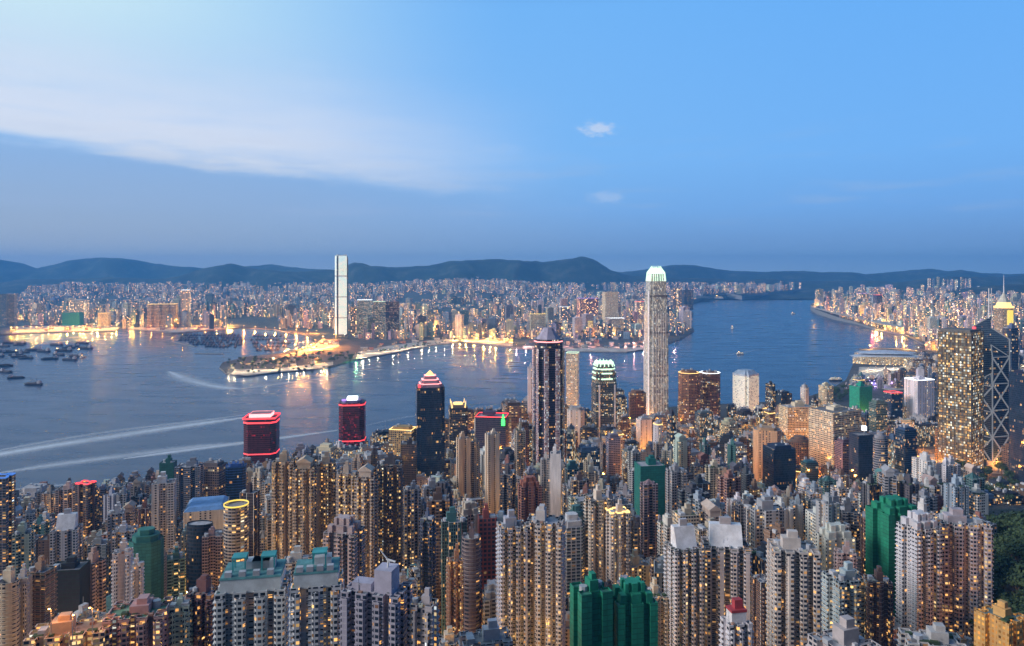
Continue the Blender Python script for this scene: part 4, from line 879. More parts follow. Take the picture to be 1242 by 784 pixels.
# ------------------------------------------------------------------ landmarks across the harbour
KB = []
def K(x0, x1, yt, Y, label, ref=None, kind='rect', mk='far', col=GREY, lit=.3, yaw=10, r=.7, roof='', name='office_block', rh=0):
    px = (x0 + x1) / 2; w, d = wd((x1 - x0) / F * Y, R(yaw), r); X = at(px, Y); z0 = kz(X, Y)
    KB.append((X, Y, max(w, d) * .6, x0, x1, yt))
    if ref: HERO.append((ref, px, yt + 12, Y))
    return tower(name, label, 'building', X, Y, w, d, zat(yt, Y) - z0 - 1.2 - rh, z0, kind, mk, col, lit, R(yaw), roof, 0, None, len(KB) + 500, base=4)
K(433, 452, 364, 4330, 'broad dark teal glass block with bright white roof line beside the glowing tower', 'the teal glass blocks', mk='office', col=(.16, .27, .32), lit=.58, roof='whitetop', r=.5)
K(452, 468, 366, 4360, 'second dark teal glass block joined to the white roofed one', None, mk='office', col=(.14, .24, .28), lit=.52, roof='mint', r=.6)
K(467, 485, 366, 4420, 'dark red brown tower pair right beside the teal glass blocks', 'the dark red brown pair', kind='slot2', mk='office', col=(.14, .07, .08), lit=.28, r=.6)
K(425, 433, 372, 4300, 'slim tan tower squeezed between the glowing tower and the teal block', None, col=(.30, .24, .20), lit=.4)
K(181, 214, 369, 4980, 'broad block with gold lit frame and dark glass on the far quay', 'the gold framed block', kind='slot3', mk='grid', col=(.55, .40, .22), lit=.5, roof='gold', r=.5)
K(220, 231, 352, 5250, 'slim grey tower with a wider white top storey rising above the boat shelter', 'the slim grey pylon tower', mk='far', col=(.46, .46, .52), lit=.2, roof='whitetop', r=1)
K(78, 99, 379, 5150, 'dark teal netted block behind the golden quay', 'the dark teal block', mk='net', col=(.01, .18, .17), lit=0, name='netted_tower')
K(86, 106, 363, 5600, 'white topped tower standing behind the dark teal block', None, col=(.66, .62, .56), lit=.4, roof='step', rh=9)
K(0, 9, 357, 5000, 'tall blue grey tower at the edge of the far quay', None, mk='office', col=(.22, .30, .38), lit=.2)
K(8, 19, 357, 5050, 'tall pale blue tower second from the edge of the far quay', None, mk='office', col=(.34, .40, .46), lit=.2)
K(120, 133, 380, 5000, 'yellow lit block at the end of the golden quay', None, mk='grid', col=(.7, .5, .25), lit=.8, roof='gold')
K(731, 749, 354, 4850, 'tall cream lit tower rising over the low peninsula blocks', 'the cream lit tower', mk='grid', col=(.80, .66, .46), lit=.75, r=.8)
K(735, 757, 386, 4700, 'cream podium building below the cream lit tower', None, mk='grid', col=(.7, .55, .40), lit=.6, roof='whitetop', r=.6)
K(713, 719, 390, 4500, 'narrow block with a bright yellow lit front', None, mk='gold', col=(.5, .45, .1), lit=.95, roof='ring')
K(679, 690, 371, 5300, 'dark block carrying a brilliant white roof sign', None, col=(.25, .25, .3), lit=.3, roof='whitetop step', rh=8)
K(707, 716, 383, 4800, 'grey block carrying a white roof lamp near the yellow front', None, col=(.30, .28, .3), lit=.3, roof='whitetop')
K(642, 662, 381, 4700, 'long cream block with yellow roof lights', None, mk='grid', col=(.6, .55, .36), lit=.6, roof='ring', r=.5)
K(700, 725, 362, 5700, 'maroon block with violet lit roof', None, col=(.26, .10, .16), lit=.4, roof='violet')
K(770, 781, 366, 5300, 'white block with a red lit front beside the tallest clawed tower', None, col=(.6, .5, .5), lit=.5, roof='redtop')
K(826, 840, 352, 6900, 'dark blue tower cluster on the eastern point', None, kind='slot2', mk='office', col=(.08, .12, .22), lit=.2)
K(814, 826, 350, 6600, 'brown grey tower on the eastern point', None, kind='slot1', mk='far', col=(.3, .26, .26), lit=.3)

# headland towers on the island's far shore
def RH(x0, x1, yt, Y, label, **k):
    px = (x0 + x1) / 2; w, d = wd((x1 - x0) / F * Y, R(12), .8); X = at(px, Y); z0 = gz(X, Y); KB.append((X, Y, max(w, d) * .6, x0, x1, yt))
    return tower('office_block', label, 'building', X, Y, w, d, zat(yt, Y) - z0 - 1.2, z0, k.get('kind', 'rect'), k.get('mk', 'far'), k.get('col', GREY), k.get('lit', .3), R(12), k.get('roof', ''), 0, None, len(KB) + 700, base=8)
RH(1033, 1045, 371, 5700, 'dark teal tower on the far headland', mk='office', col=(.05, .14, .20), lit=.1)
RH(1046, 1052, 367, 5600, 'cream lit tower beside the dark teal one on the headland', mk='grid', col=(.8, .7, .4), lit=.8)
RH(1060, 1069, 358, 5900, 'dark tower under a red lit sign on the headland', mk='office', col=(.10, .10, .2), lit=.2, roof='redtop')
RH(1040, 1052, 356, 6300, 'tan tower with violet roof light on the headland', col=(.5, .38, .3), lit=.4, roof='violet')

# ------------------------------------------------------------------ the many towers of the island
COLS = [('white', WHITE), ('beige', BEIGE), ('pinkish', PINK), ('grey', GREY), ('tan', (.42, .34, .27)), ('mauve', MAUVE), ('pale green', (.42, .50, .45)), ('brown', BROWN), ('cream', CREAM), ('blue grey', (.30, .34, .42)), ('dark', (.09, .09, .11)), ('brick red', (.30, .14, .11))]
COLS.append(('teal green', (.08, .20, .20)))
CW = [14, 4, 4, 9, 4, 4, 4, 4, 5, 12, 9, 3, 4]
OCOLS = [('dark glass', (.05, .06, .09), 'glass'), ('blue glass', (.07, .13, .24), 'glass'), ('bronze', (.20, .12, .07), 'grid'), ('cream', (.62, .52, .38), 'grid'), ('grey', (.26, .27, .30), 'office'), ('white', (.66, .64, .64), 'strip'), ('black', (.03, .03, .04), 'office'), ('brown', (.2, .13, .1), 'slab')]
OW = [5, 4, 4, 5, 6, 4, 3, 4]
ENV = {480: [(0, 735), (1300, 730)], 560: [(0, 690), (300, 690), (600, 680), (1300, 680)], 650: [(0, 668), (300, 660), (500, 630), (900, 640), (1100, 660), (1300, 690)], 760: [(0, 640), (300, 620), (500, 600), (700, 610), (930, 620), (1050, 620), (1300, 640)],
       900: [(0, 625), (150, 610), (300, 590), (600, 575), (900, 590), (1060, 585), (1300, 610)], 1100: [(0, 600), (120, 588), (250, 570), (300, 575), (420, 560), (600, 545), (900, 560), (1060, 560), (1300, 580)],
       1400: [(0, 592), (120, 580), (250, 562), (400, 540), (500, 540), (620, 530), (760, 520), (900, 530), (1050, 530), (1300, 560)], 1800: [(0, 590), (400, 545), (600, 512), (760, 500), (880, 508), (960, 520), (1060, 515), (1300, 540)],
       2400: [(600, 504), (760, 498), (900, 496), (1000, 490), (1060, 485), (1130, 490), (1300, 430)], 3400: [(1000, 450), (1060, 452), (1120, 425), (1300, 410)]}
EK = sorted(ENV)
LIFT = [(0, 4), (300, 4), (480, 16), (620, 32), (950, 34), (1060, 24), (1300, 8)]
def env(px, Y):
    for k in EK:
        if Y <= k: return lerp(ENV[k], px) - (lerp(LIFT, px) if 600 < Y < 1850 else 0)
    return 400
rn = random.Random(5)
def free(X, Y, r, lst, k=.86):
    for b in lst:
        if abs(b[1] - Y) < 120 and math.hypot(b[0] - X, b[1] - Y) < (r + .5 * max(b[2], b[3])) * k: return False
    return True
def shore_ok(X, Y):
    return all(inside((X + dx, Y + dy), ISLAND) for dx, dy in ((0, 24), (20, 8), (-20, 8)))
cands = []; placed = list(ALLB)
Y = 330.0
while Y < 3150:
    step = 30 if Y < 700 else (34 if Y < 1400 else 46)
    xmax = .74 * Y; X = -xmax + rn.uniform(0, 20)
    while X < xmax:
        px = topx(X, Y); res = Y < 1150 or (px < 430 and rn.random() < .75) or (px > 1000 and Y > 2000 and rn.random() < .4)
        w = rn.uniform(12, 21 if Y > 750 else 28) if res else rn.uniform(22, 40)
        if rn.random() < .18: w = rn.uniform(10, 15)
        d = w * rn.uniform(.65, 1.0) if w > 15 else w * rn.uniform(1.1, 1.8)
        x, y = X + w / 2, Y + rn.uniform(-9, 9); X += w + rn.uniform(3, 13)
        px = topx(x, y)
        if px > 1188 and 470 < y < 1150 or px > 1095 and 1080 < y < 1400 and rn.random() < .55: continue      # the wooded park
        if (1098 < px < 1138 or 1196 < px < 1234) and 1390 < y < 1580: continue
        if Y > 1900 and px < 560: continue
        if not shore_ok(x, y) or not free(x, y, max(w, d) / 2, placed): continue
        z0 = gz(x, y)
        h = (rn.choice((rn.uniform(85, 140), rn.uniform(100, 165), rn.uniform(45, 85))) if Y < 850 else rn.choice((rn.uniform(85, 130), rn.uniform(90, 150), rn.uniform(60, 95), rn.uniform(30, 55))))
        if not res: h = rn.choice((rn.uniform(60, 110), rn.uniform(80, 140), rn.uniform(25, 55)))
        if Y > 2200: h *= .6
        ymin = env(px, y) + abs(rn.gauss(0, 12))
        if px > 1095 and 1080 < y < 1400: h = rn.uniform(9, 18)
        hw = .62 * w * F / y
        for b in ALLB:                                  # keep the landmark fronts open
            if y < b[1] and b[5] - hw < px < b[6] + hw: ymin = max(ymin, min(b[8], YH + (H - gz(b[0], b[1])) / b[1] * F - 14) + rn.uniform(-6, 12))
        h = min(h, zat(ymin, y) - z0 - 10)
        if h < (14 if y < 1100 else 7): continue
        yaw = R(rn.choice((-14, 10, 16, 22)) + rn.uniform(-4, 4))
        cands.append([x, y, w, d, h, z0, yaw, res, px, YH + (H - z0 - h) / y * F]); placed.append((x, y, w, d))
    Y += step
# leave out what nearer towers hide completely
cover = [784.0] * 1243; keep = []
items = [(b[1], 0, b) for b in ALLB] + [(c[1], 1, c) for c in cands]
for Y_, t, b in sorted(items, key=lambda q: q[0]):
    if t == 0: x0, x1, top = b[5], b[6], b[7]
    else: hw = (b[2] * abs(math.cos(b[6])) + b[3] * abs(math.sin(b[6]))) / 2 * F / b[1]; x0, x1, top = b[8] - hw, b[8] + hw, b[9]
    vis = 0
    for i in range(max(0, int(x0)), min(1242, int(x1) + 1)):
        if top < cover[i]: vis += cover[i] - top; cover[i] = top
    if t and vis > 14: keep.append((vis, b))
RP = {'lift': 'a roof lift house', 'lift mast': 'a roof mast', 'step': 'a stepped top', 'gable': 'a gabled top', 'plant': 'roof machinery', 'lift garden': 'a green roof', '': 'a flat roof', 'plant mast': 'a thin mast', 'gold plant': 'a gold lit roof edge', 'bluetop lift': 'a blue lit roof', 'pyr': 'a pointed roof'}
ORD = ['', 'second', 'third', 'fourth', 'fifth', 'sixth', 'seventh', 'eighth', 'ninth', 'tenth', 'eleventh', 'twelfth', 'thirteenth', 'fourteenth', 'fifteenth', 'sixteenth']
specs = []
for vis, b in keep:
    x, y, w, d, h, z0, yaw, res, px, py = b
    if res:
        cn, cc = rn.choices(COLS, CW)[0]; mk = rn.choices(('res', 'res2', 'slab', 'strip', 'resbig', 'resA', 'resB', 'resC', 'resD'), (3, 3, 2, 2, 1 if y < 700 else 0, 4, 3, 3, 2))[0]
        kind = rn.choices(('slot1', 'slot2', 'cross', 'rect', 'notchcorner', 'slot3', 'round'), (4, 5, 2, 3, 1, 1 if w > 24 else 0, .4))[0]
        if w < 15: kind = 'slot1'
        lit = rn.choice((.06, .10, .14, .20, .28)); roof = rn.choices(('lift', 'lift mast', 'step', 'gable', 'lift garden', '', 'pyr', 'bluetop lift'), (9, 2, 2, 1, 2, 1, .6, 0))[0]
        nm, ty = ('tenement_block', 'block') if h < 42 else ('apartment_tower', 'apartment tower')
    else:
        cn, cc, mk = rn.choices(OCOLS, OW)[0]; kind = rn.choices(('rect', 'chamfer', 'notchcorner', 'oct', 'round', 'slot1'), (5, 3, 2, 1, .5, 1))[0]
        lit = rn.choice((.2, .35, .5, .6, .75)); roof = rn.choices(('plant', 'plant mast', 'step', 'gold plant', 'lift'), (7, 2, 2, .7, 2))[0]
        nm, ty = ('office_block', 'office block') if h < 42 else ('office_tower', 'office tower')
    j = rn.uniform(.82, 1.15); cc = tuple(min(.8, v * j * rn.uniform(.95, 1.05)) for v in cc)
    best = min(HERO, key=lambda q: math.hypot((q[1] - px), (q[2] - py) * 1.0))
    dx = px - best[1]
    side = ('right of' if dx > 0 else 'left of') if abs(dx) > 14 else ('behind' if y > best[3] else 'in front of')
    specs.append(dict(b=b, cn=cn, cc=cc, mk=mk, kind=kind, lit=lit, roof=roof, nm=nm, ty=ty, ref=best[0], side=side, dist=math.hypot(dx, py - best[2])))
seen = {}
for s in sorted(specs, key=lambda s: s['dist']):
    k = (s['cn'], s['ty'], s['side'], s['ref']); seen[k] = seen.get(k, 0) + 1; s['n'] = seen[k]
for i, s in enumerate(specs):
    x, y, w, d, h, z0, yaw, res, px, py = s['b']
    k = (s['cn'], s['ty'], s['side'], s['ref']); o = ORD[min(s['n'] - 1, 15)] + ' ' if s['n'] > 1 else ('nearest ' if seen[k] > 1 else '')
    size = 'slim' if w < 15 else ('low' if h < 40 else ('broad' if w > 27 else 'tall' if h > 95 else ''))
    lab = f"{o}{size + ' ' if size and not o else ''}{s['cn']} {s['ty']} {s['side']} {s['ref']}"
    if len(lab.split()) <= 12: lab += ', with ' + RP[s['roof']]
    lab = ' '.join(lab.split()[:16])
    tower(s['nm'], lab, 'tower' if h > 42 else 'building', x, y, w, d, h, z0, s['kind'], s['mk'], s['cc'], s['lit'], yaw, s['roof'], y < 560 and h > 50, None, 1000 + i)

# ------------------------------------------------------------------ the city across the harbour and along the far shore
rn = random.Random(21)
FC = [('white', (.66, .64, .64)), ('cream', (.60, .52, .42)), ('pinkish', (.52, .42, .40)), ('blue grey', (.24, .30, .40)), ('tan', (.36, .29, .24)), ('teal grey', (.14, .24, .28)), ('dark', (.05, .06, .09))]
FW = [8, 5, 1, 7, 2, 5, 5]
far = []; fp = [(b[0], b[1], b[2] * 1.6, b[2] * 1.6) for b in KB] + [ALLB[-2][:4]]
grid = {}
def gfree(X, Y, r):
    k = (int(X // 60), int(Y // 60))
    for a_ in (-1, 0, 1):
        for b_ in (-1, 0, 1):
            for q_ in grid.get((k[0] + a_, k[1] + b_), ()):
                if math.hypot(q_[0] - X, q_[1] - Y) < (r + q_[2]) * 1.12: return False
    return True
for b in KB + [(ALLB[-2][0], ALLB[-2][1], 45)]: grid.setdefault((int(b[0] // 60), int(b[1] // 60)), []).append((b[0], b[1], b[2]))
KDIST = lambda px: ('behind the golden quay' if px < 150 else 'behind the boat shelter' if px < 330 else 'near the glowing tower' if px < 480 else 'below the wooded ridge' if px < 640 else 'around the cream lit tower' if px < 830 else 'on the distant eastern shore')
tries = 0
for tries in range(20000):
    head = rn.random() < .30
    if head:
        Yy = 3300 + 5600 * rn.random() ** 1.1; px = rn.uniform(988, 1275)
    else:
        Yy = 4080 + 7600 * rn.random() ** 1.35; px = rn.uniform(-30, 1015)
    X = at(px, Yy); r_ = rn.choice((rn.uniform(9, 15), rn.uniform(13, 26))) * (1 if Yy < 6500 else 1.6 if Yy < 8500 else 1.9); big = not head and rn.random() < .05 and Yy < 7000
    if big: r_ = rn.uniform(26, 40)
    poly = ISLAND if head else kow_w
    m_ = 75 if not head else 30
    if not (inside((X, Yy - m_), poly) and inside((X - 30, Yy), poly) and inside((X + 30, Yy), poly)): continue
    py0 = YH + (H - 5) / Yy * F
    if not head:
        if 255 < px < 405 and py0 > 399: continue                       # shelter, rail yard and park
        if px < 150 and py0 > 395: continue
        if 150 <= px < 255 and py0 > 398: continue
        if 395 < px < 432 and py0 > 405: continue
        if 640 < px < 800 and py0 > 416: continue
        if py0 > 412: continue
    elif px < 1120 and py0 > 411: continue
    elif py0 > 425: continue
    if not head and noise.noise(Vector((X * .0012, Yy * .0009, 7))) < -.20: continue
    if not gfree(X, Yy, r_): continue
    zb = gz(X, Yy) if head else kz(X, Yy)
    h = rn.choice((rn.uniform(22, 50), rn.uniform(45, 90), rn.uniform(80, 130)))
    if head: h = rn.choice((rn.uniform(50, 100), rn.uniform(90, 150), rn.uniform(30, 60)))
    if noise.noise(Vector((X * .0016, Yy * .0016, 3))) > .12 and rn.random() < .8: h *= .45
    if px < 150 and not head: h *= .85
    if 500 < px < 830 and Yy < 6000: h *= .72
    if not head and Yy > 6200: h *= .74
    if big: h = rn.uniform(85, 150)
    if Yy > 9800: h = rn.uniform(60, 125)
    grid.setdefault((int(X // 60), int(Yy // 60)), []).append((X, Yy, r_))
    far.append((X, Yy, r_ * 1.5, r_ * rn.uniform(1.0, 1.6), h, zb, R(rn.uniform(-25, 25)), px, YH + (H - zb - h) / Yy * F, head))
EST = [(1128 + 5.4 * i + rn.uniform(-1, 1), rn.uniform(336, 340), 9900) for i in range(10)]
for px, yt, Yy in EST: zb = max(20, mount(px, Yy)) - 4; far.append((at(px, Yy), Yy, 30, 26, max(60, zat(yt, Yy) - zb), zb, R(rn.uniform(-15, 15)), px, yt, True))
cover = [430.0] * 1243; fk = []
for b in sorted(far, key=lambda q: q[1]):
    hw = b[2] * .55 * F / b[1]; vis = 0
    for i in range(max(0, int(b[7] - hw)), min(1242, int(b[7] + hw) + 1)):
        if b[8] < cover[i]: vis += cover[i] - b[8]; cover[i] = b[8]
    if vis > 1.0: fk.append((vis, b))
fk.sort(key=lambda q: -q[0]); cnt = {}
rest = MB()
def box8(m, x, y, z, w, d, h, yaw, ou):
    c, s = math.cos(yaw), math.sin(yaw); b = len(m.v); u = [0, w, w + d, 2 * w + d]
    P4 = [(x + px * c - py * s, y + px * s + py * c) for px, py in ((-w / 2, -d / 2), (w / 2, -d / 2), (w / 2, d / 2), (-w / 2, d / 2))]
    m.v += [p + (z - 6,) for p in P4] + [p + (z + h,) for p in P4]
    L = [w, d, w, d]
    for i in range(4):
        j = (i + 1) % 4; m.f.append((b + i, b + j, b + 4 + j, b + 4 + i)); m.uv += [(ou + u[i], 0), (ou + u[i] + L[i], 0), (ou + u[i] + L[i], h + 6), (ou + u[i], h + 6)]; m.mi.append(0)
    m.f.append((b + 4, b + 5, b + 6, b + 7)); m.uv += [(0, 0)] * 4; m.mi.append(1)
for vis, b in fk:
    X, Yy, w, d, h, zb, yaw, px, py, head = b
    kindn = 'headland_tower' if head else ('distant_tower' if h > 62 else 'distant_block')
    cnt[kindn] = cnt.get(kindn, 0) + 1
    if cnt[kindn] > 290: box8(rest, X, Yy, zb, w, d, h, yaw, rn.uniform(0, 400) * 5.0); continue
    cn, cc = rn.choices(FC, FW if not head else [8, 9, 3, 1, 3, 1, 1])[0]; cc = tuple(min(.8, v * rn.uniform(.8, 1.15)) for v in cc)
    q = MB(); box8(q, 0, 0, 0, w, d, h, 0, 0)
    if h > 50: q.box(rn.uniform(-.15, .15) * w, 0, h, w * .45, d * .5, rn.uniform(4, 8), 1)
    o = q.build(kindn, [MATS[rn.choice(('far', 'office', 'grid', 'slab')) if w > 38 and Yy < 7000 else 'far'], MATS['paint']], None, cc + (rn.choice((.06, .12, .20, .36)) * (1.5 if head else 1),)); o.location = (X, Yy, zb); o.rotation_euler = (0, 0, yaw)
    where = KDIST(px) if not head else ('on the tip of the headland' if px < 1075 else 'on the headland behind the winged hall' if px < 1130 else 'below the wooded hill of the headland')
    t_ = 'slender distant tower' if h > 62 else 'low distant block'
    tag(o, f"{cn} {t_} {where}", 'tower' if h > 62 else 'building', f"{cn} {'towers' if h > 62 else 'low blocks'} {where}")
def farmix():
    m = MATS['far'].copy(); m.name = 'farmix'; t = m.node_tree; q = NT(t); oi = [n for n in t.nodes if n.type == 'OBJECT_INFO'][0]
    geo = q.n('ShaderNodeNewGeometry'); c = q.ramp(geo.outputs['Random Per Island'], [(i / 6.0, v + (1,)) for i, (n_, v) in enumerate(FC)], 'CONSTANT')
    for l in list(t.links):
        if l.from_node == oi and l.from_socket.name == 'Color': t.links.new(c, l.to_socket)
    MATS['farmix'] = m
farmix()
tag(rest.build('far_city', [MATS['farmix'], MATS['concrete']], None, (.5, .5, .5, .16)), 'mass of smallest distant buildings spreading to the foot of the mountains', 'city', None, 'stuff')
# ------------------------------------------------------------------ lamps that stand in the place
def apron(name, px, label, zf, dz=.3, mat='apron'):
    q = MB(); pts = [gp(a_, b_, 4) for a_, b_ in px]; ax = sum(p[0] for p in pts) / len(pts); ay = sum(p[1] for p in pts) / len(pts); z = max(zf(*p) for p in pts) + dz
    if sum(pts[i - 1][0] * pts[i][1] - pts[i][0] * pts[i - 1][1] for i in range(len(pts))) < 0: pts.reverse()
    q.prism(pts, z - 2, z, True); tag(q.build(name, MATS[mat]), label, kind='structure')
pmat('apron', (.46, .43, .38), .9, var=.35, nscale=.02)
def lamp_proto(hgt, name, label, group, arms=1):
    root = empty(name, (0, 0, 0)); tag(root, label, 'lamp', group)
    MB().tube((0, 0, -1), (0, 0, hgt), hgt * .012 + .12, hgt * .008 + .08).build('pole', MATS['steel'], root)
    q = MB(); k = hgt / 12
    for a_ in range(arms): c, s = math.cos(a_ * 6.283 / arms), math.sin(a_ * 6.283 / arms); q.box(c * 1.1 * k, s * 1.1 * k, hgt - .3 * k, .9 * k, .6 * k, .3 * k)
    q.build('lamp_head', MATS['lampwarm'], root); return root
LCOL = {'gold': (1, .48, .09), 'orange': (1, .34, .05), 'cream': (1, .72, .40), 'red': (1, .08, .08), 'white': (.85, .92, 1), 'pink': (1, .45, .38), 'green': (.2, 1, .3), 'violet': (.5, .3, 1)}
rn = random.Random(8)
def lights(pts, colr, power, hgt, name, label, group, zf):
    pr = lamp_proto(hgt, name, label, group, 3 if hgt > 16 else 1)
    ld = bpy.data.lights.new('lamp', 'POINT'); ld.energy = power; ld.color = LCOL[colr]; ld.shadow_soft_size = 1.2
    lo = bpy.data.objects.new('lamp_light', ld); COL.objects.link(lo); lo.parent = pr; lo.location = (0, 0, hgt - 1.5)
    for i, (X, Y) in enumerate(pts):
        o = pr if i == 0 else copy_tree(pr); o.location = (X, Y, zf(X, Y)); o.rotation_euler = (0, 0, rn.uniform(0, 6))
def line(px0, py0, px1, py1, n, j=1.0):
    return [gp(px0 + (px1 - px0) * i / (n - 1) + rn.uniform(-j, j), py0 + (py1 - py0) * i / (n - 1) + rn.uniform(-j, j) * .3, 4) for i in range(n)]
lights(line(14, 402, 142, 399.5, 18), 'gold', 4.2e5, 26, 'high_mast_lamp', 'tall gold lamp mast in the long row on the golden quay', 'lamps along the golden quay', kz)
lights(line(158, 399, 262, 399, 9), 'orange', 1.8e5, 20, 'high_mast_lamp', 'orange lamp mast on the quay behind the boat shelter', 'lamps behind the boat shelter', kz)
lights(line(330, 420, 398, 425, 5, 3) + line(352, 432, 408, 420, 9, 3) + line(360, 424, 402, 412, 5, 3), 'orange', 1.0e6, 28, 'high_mast_lamp', 'orange lamp mast over the glowing rail yard by the glowing tower', 'lamps over the orange yard', kz)
lights([gp(rn.uniform(300, 400), rn.uniform(433, 446), 4) for _ in range(26)], 'gold', 3.5e4, 9, 'street_lamp', 'small amber lamp on the paths of the park point', 'lamps on the park paths', kz)
lights(line(296, 399, 372, 405, 7), 'orange', 1.0e6, 22, 'high_mast_lamp', 'orange lamp mast along the curving approach road behind the shelter', 'lamps along the curving road', kz)
lights(line(276, 452, 398, 446, 14, 2) + line(280, 446, 330, 437, 5, 2), 'cream', 5e4, 12, 'street_lamp', 'cream lamp post on the waterfront park point', 'lamps on the waterfront park', kz)
lights(line(430, 432, 548, 416.5, 14, 2), 'cream', 8e4, 14, 'street_lamp', 'cream lamp post on the promenade below the teal glass blocks', 'lamps on the far promenade', kz)
lights(line(548, 413, 622, 416, 9, 3), 'gold', 6e5, 22, 'high_mast_lamp', 'gold lamp mast on the container quay across the water', 'lamps on the container quay', kz)
lights(line(628, 421, 815, 420, 18, 3), 'pink', 2e5, 16, 'street_lamp', 'warm pink lamp post on the peninsula promenade', 'lamps on the peninsula promenade', kz)
lights(line(640, 411, 800, 408, 10, 4), 'gold', 3e5, 18, 'street_lamp', 'gold lamp post among the low peninsula blocks', 'lamps among the peninsula blocks', kz)
lights(line(986, 376, 1034, 389, 9, 1) + line(1042, 390, 1100, 404, 10, 1), 'gold', 8e5, 22, 'high_mast_lamp', 'gold lamp mast on the shore road of the headland', 'lamps on the headland shore', gz)
lights(line(1050, 452, 1120, 446, 7, 3) + line(1048, 462, 1128, 470, 8, 5), 'cream', 6e4, 15, 'street_lamp', 'cream lamp post around the winged waterfront hall', 'lamps around the winged hall', gz)
lights(line(1056, 449, 1090, 449, 3, 2), 'white', 1.8e4, 12, 'flood_lamp', 'white flood lamp before the winged waterfront hall', 'white lamps before the winged hall', gz)
lights([gp(px, py, 4) for px, py in ((1112, 556), (1120, 548), (1126, 562), (1136, 570), (1106, 566), (1210, 566), (1220, 572), (1228, 562), (1160, 580), (1182, 578))], 'orange', 9e4, 13, 'street_lamp', 'orange lamp post at the foot of the golden gridded and braced towers', 'orange lamps at the foot of the tall towers', gz)
def inland(n, x0, x1, Y0, Y1, poly):
    r = []
    for _ in range(6000):
        Y = rn.uniform(Y0, Y1); X = at(rn.uniform(x0, x1), Y)
        if inside((X, Y - 80), poly) and gfree(X, Y, 3): r.append((X, Y))
        if len(r) == n: break
    return r
lights(inland(60, 0, 840, 4200, 6200, kow_w), 'gold', 9e5, 18, 'street_lamp', 'gold street lamp among the blocks across the harbour', 'street lamps across the harbour', kz)
lights(inland(36, 990, 1240, 3500, 6500, ISLAND), 'gold', 6e5, 18, 'street_lamp', 'gold street lamp among the headland towers', 'street lamps on the headland', gz)
apron('forecourt', [(1100, 556), (1098, 572), (1136, 575), (1138, 553)], 'orange lit forecourt beside the golden gridded tower', gz)
apron('forecourt', [(1197, 558), (1196, 577), (1234, 580), (1234, 556)], 'orange lit forecourt below the braced tower', gz)
def streets(n, x0, x1, Y0, Y1):
    r = []
    for _ in range(4000):
        Y = rn.uniform(Y0, Y1); px = rn.uniform(x0, x1); X = at(px, Y)
        if shore_ok(X, Y) and free(X, Y, 4, placed, .75): r.append((X, Y))
        if len(r) == n: break
    return r
lights(streets(70, 560, 1130, 1150, 1900), 'orange', 9e4, 12, 'street_lamp', 'orange street lamp between the business district towers', 'street lamps in the business district', gz)
lights(streets(80, 0, 1090, 420, 1150), 'gold', 3.4e4, 11, 'street_lamp', 'yellow street lamp in the streets between apartment towers', 'street lamps among the apartment towers', gz)
lights(streets(14, 0, 1130, 500, 1900), 'gold', 7e4, 12, 'street_lamp', 'yellow street lamp at a junction between towers', 'yellow lamps at street junctions', gz)
lights([gp(1234, 770, 160), gp(1216, 778, 158), gp(1198, 772, 158), gp(1190, 780, 156), gp(1225, 782, 156)], 'orange', 7e4, 14, 'street_lamp', 'orange lamp post lighting the low building by the wood', 'lamps by the orange lit low building', gz)
for px, py, cname, en in ((1058, 404, 'red', 5e5), (1062, 470, 'violet', 1e5), (432, 438, 'green', 1.2e5), (440, 434, 'cream', 1.5e5)):
    X, Y = gp(px, py, 4); pr = lamp_proto(14, 'flood_lamp', f'{cname} flood lamp at the water edge', None); pr['label'] = f'single {cname} lamp mast at the water edge'
    ld = bpy.data.lights.new('lamp', 'POINT'); ld.energy = en; ld.color = LCOL[cname]; ld.shadow_soft_size = 2; lo = bpy.data.objects.new('lamp_light', ld); COL.objects.link(lo); lo.parent = pr; lo.location = (0, 0, 12); pr.location = (X, Y, 4)

# paved aprons under the lights
apron('quay_apron', [(14, 405.4), (60, 403.4), (140, 401.4), (146, 397), (100, 395), (20, 396)], 'concrete apron of the golden quay', kz)
apron('quay_apron', [(155, 398.6), (215, 403.6), (250, 401), (290, 397.4), (230, 396), (160, 396)], 'concrete apron behind the boat shelter', kz)
apron('rail_yard', [(346, 431), (392, 424), (412, 420), (410, 413), (388, 413), (380, 421)], 'paved rail yard glowing by the tall tower', kz)
apron('plaza', [(280, 454), (300, 456), (330, 452), (380, 448), (404, 443), (404, 439), (372, 443), (330, 448), (286, 448)], 'pale plaza along the edge of the waterfront park', kz)
apron('promenade', [(432, 436), (478, 428), (520, 419), (556, 414.6), (556, 411), (520, 413.5), (470, 420), (434, 427)], 'pale promenade under the teal glass blocks', kz)
apron('quay_apron', [(562, 414.6), (602, 419), (622, 420.4), (622, 412), (562, 410)], 'concrete apron of the container quay', kz)
apron('promenade', [(634, 423), (700, 426), (760, 427), (798, 421.4), (798, 419), (700, 423), (634, 419.5)], 'pale promenade on the tip of the peninsula', kz)
apron('shore_road', [(984, 378), (990, 380.4), (1012, 387.4), (1040, 393.4), (1066, 401), (1098, 407), (1100, 403), (1066, 397), (1040, 389.5), (1012, 383.5), (992, 376)], 'pale shore road round the headland', gz, 1)
apron('forecourt', [(1042, 446), (1040, 466), (1080, 474), (1128, 472), (1128, 446)], 'pale forecourt of the winged waterfront hall', gz)
rn = random.Random(77)
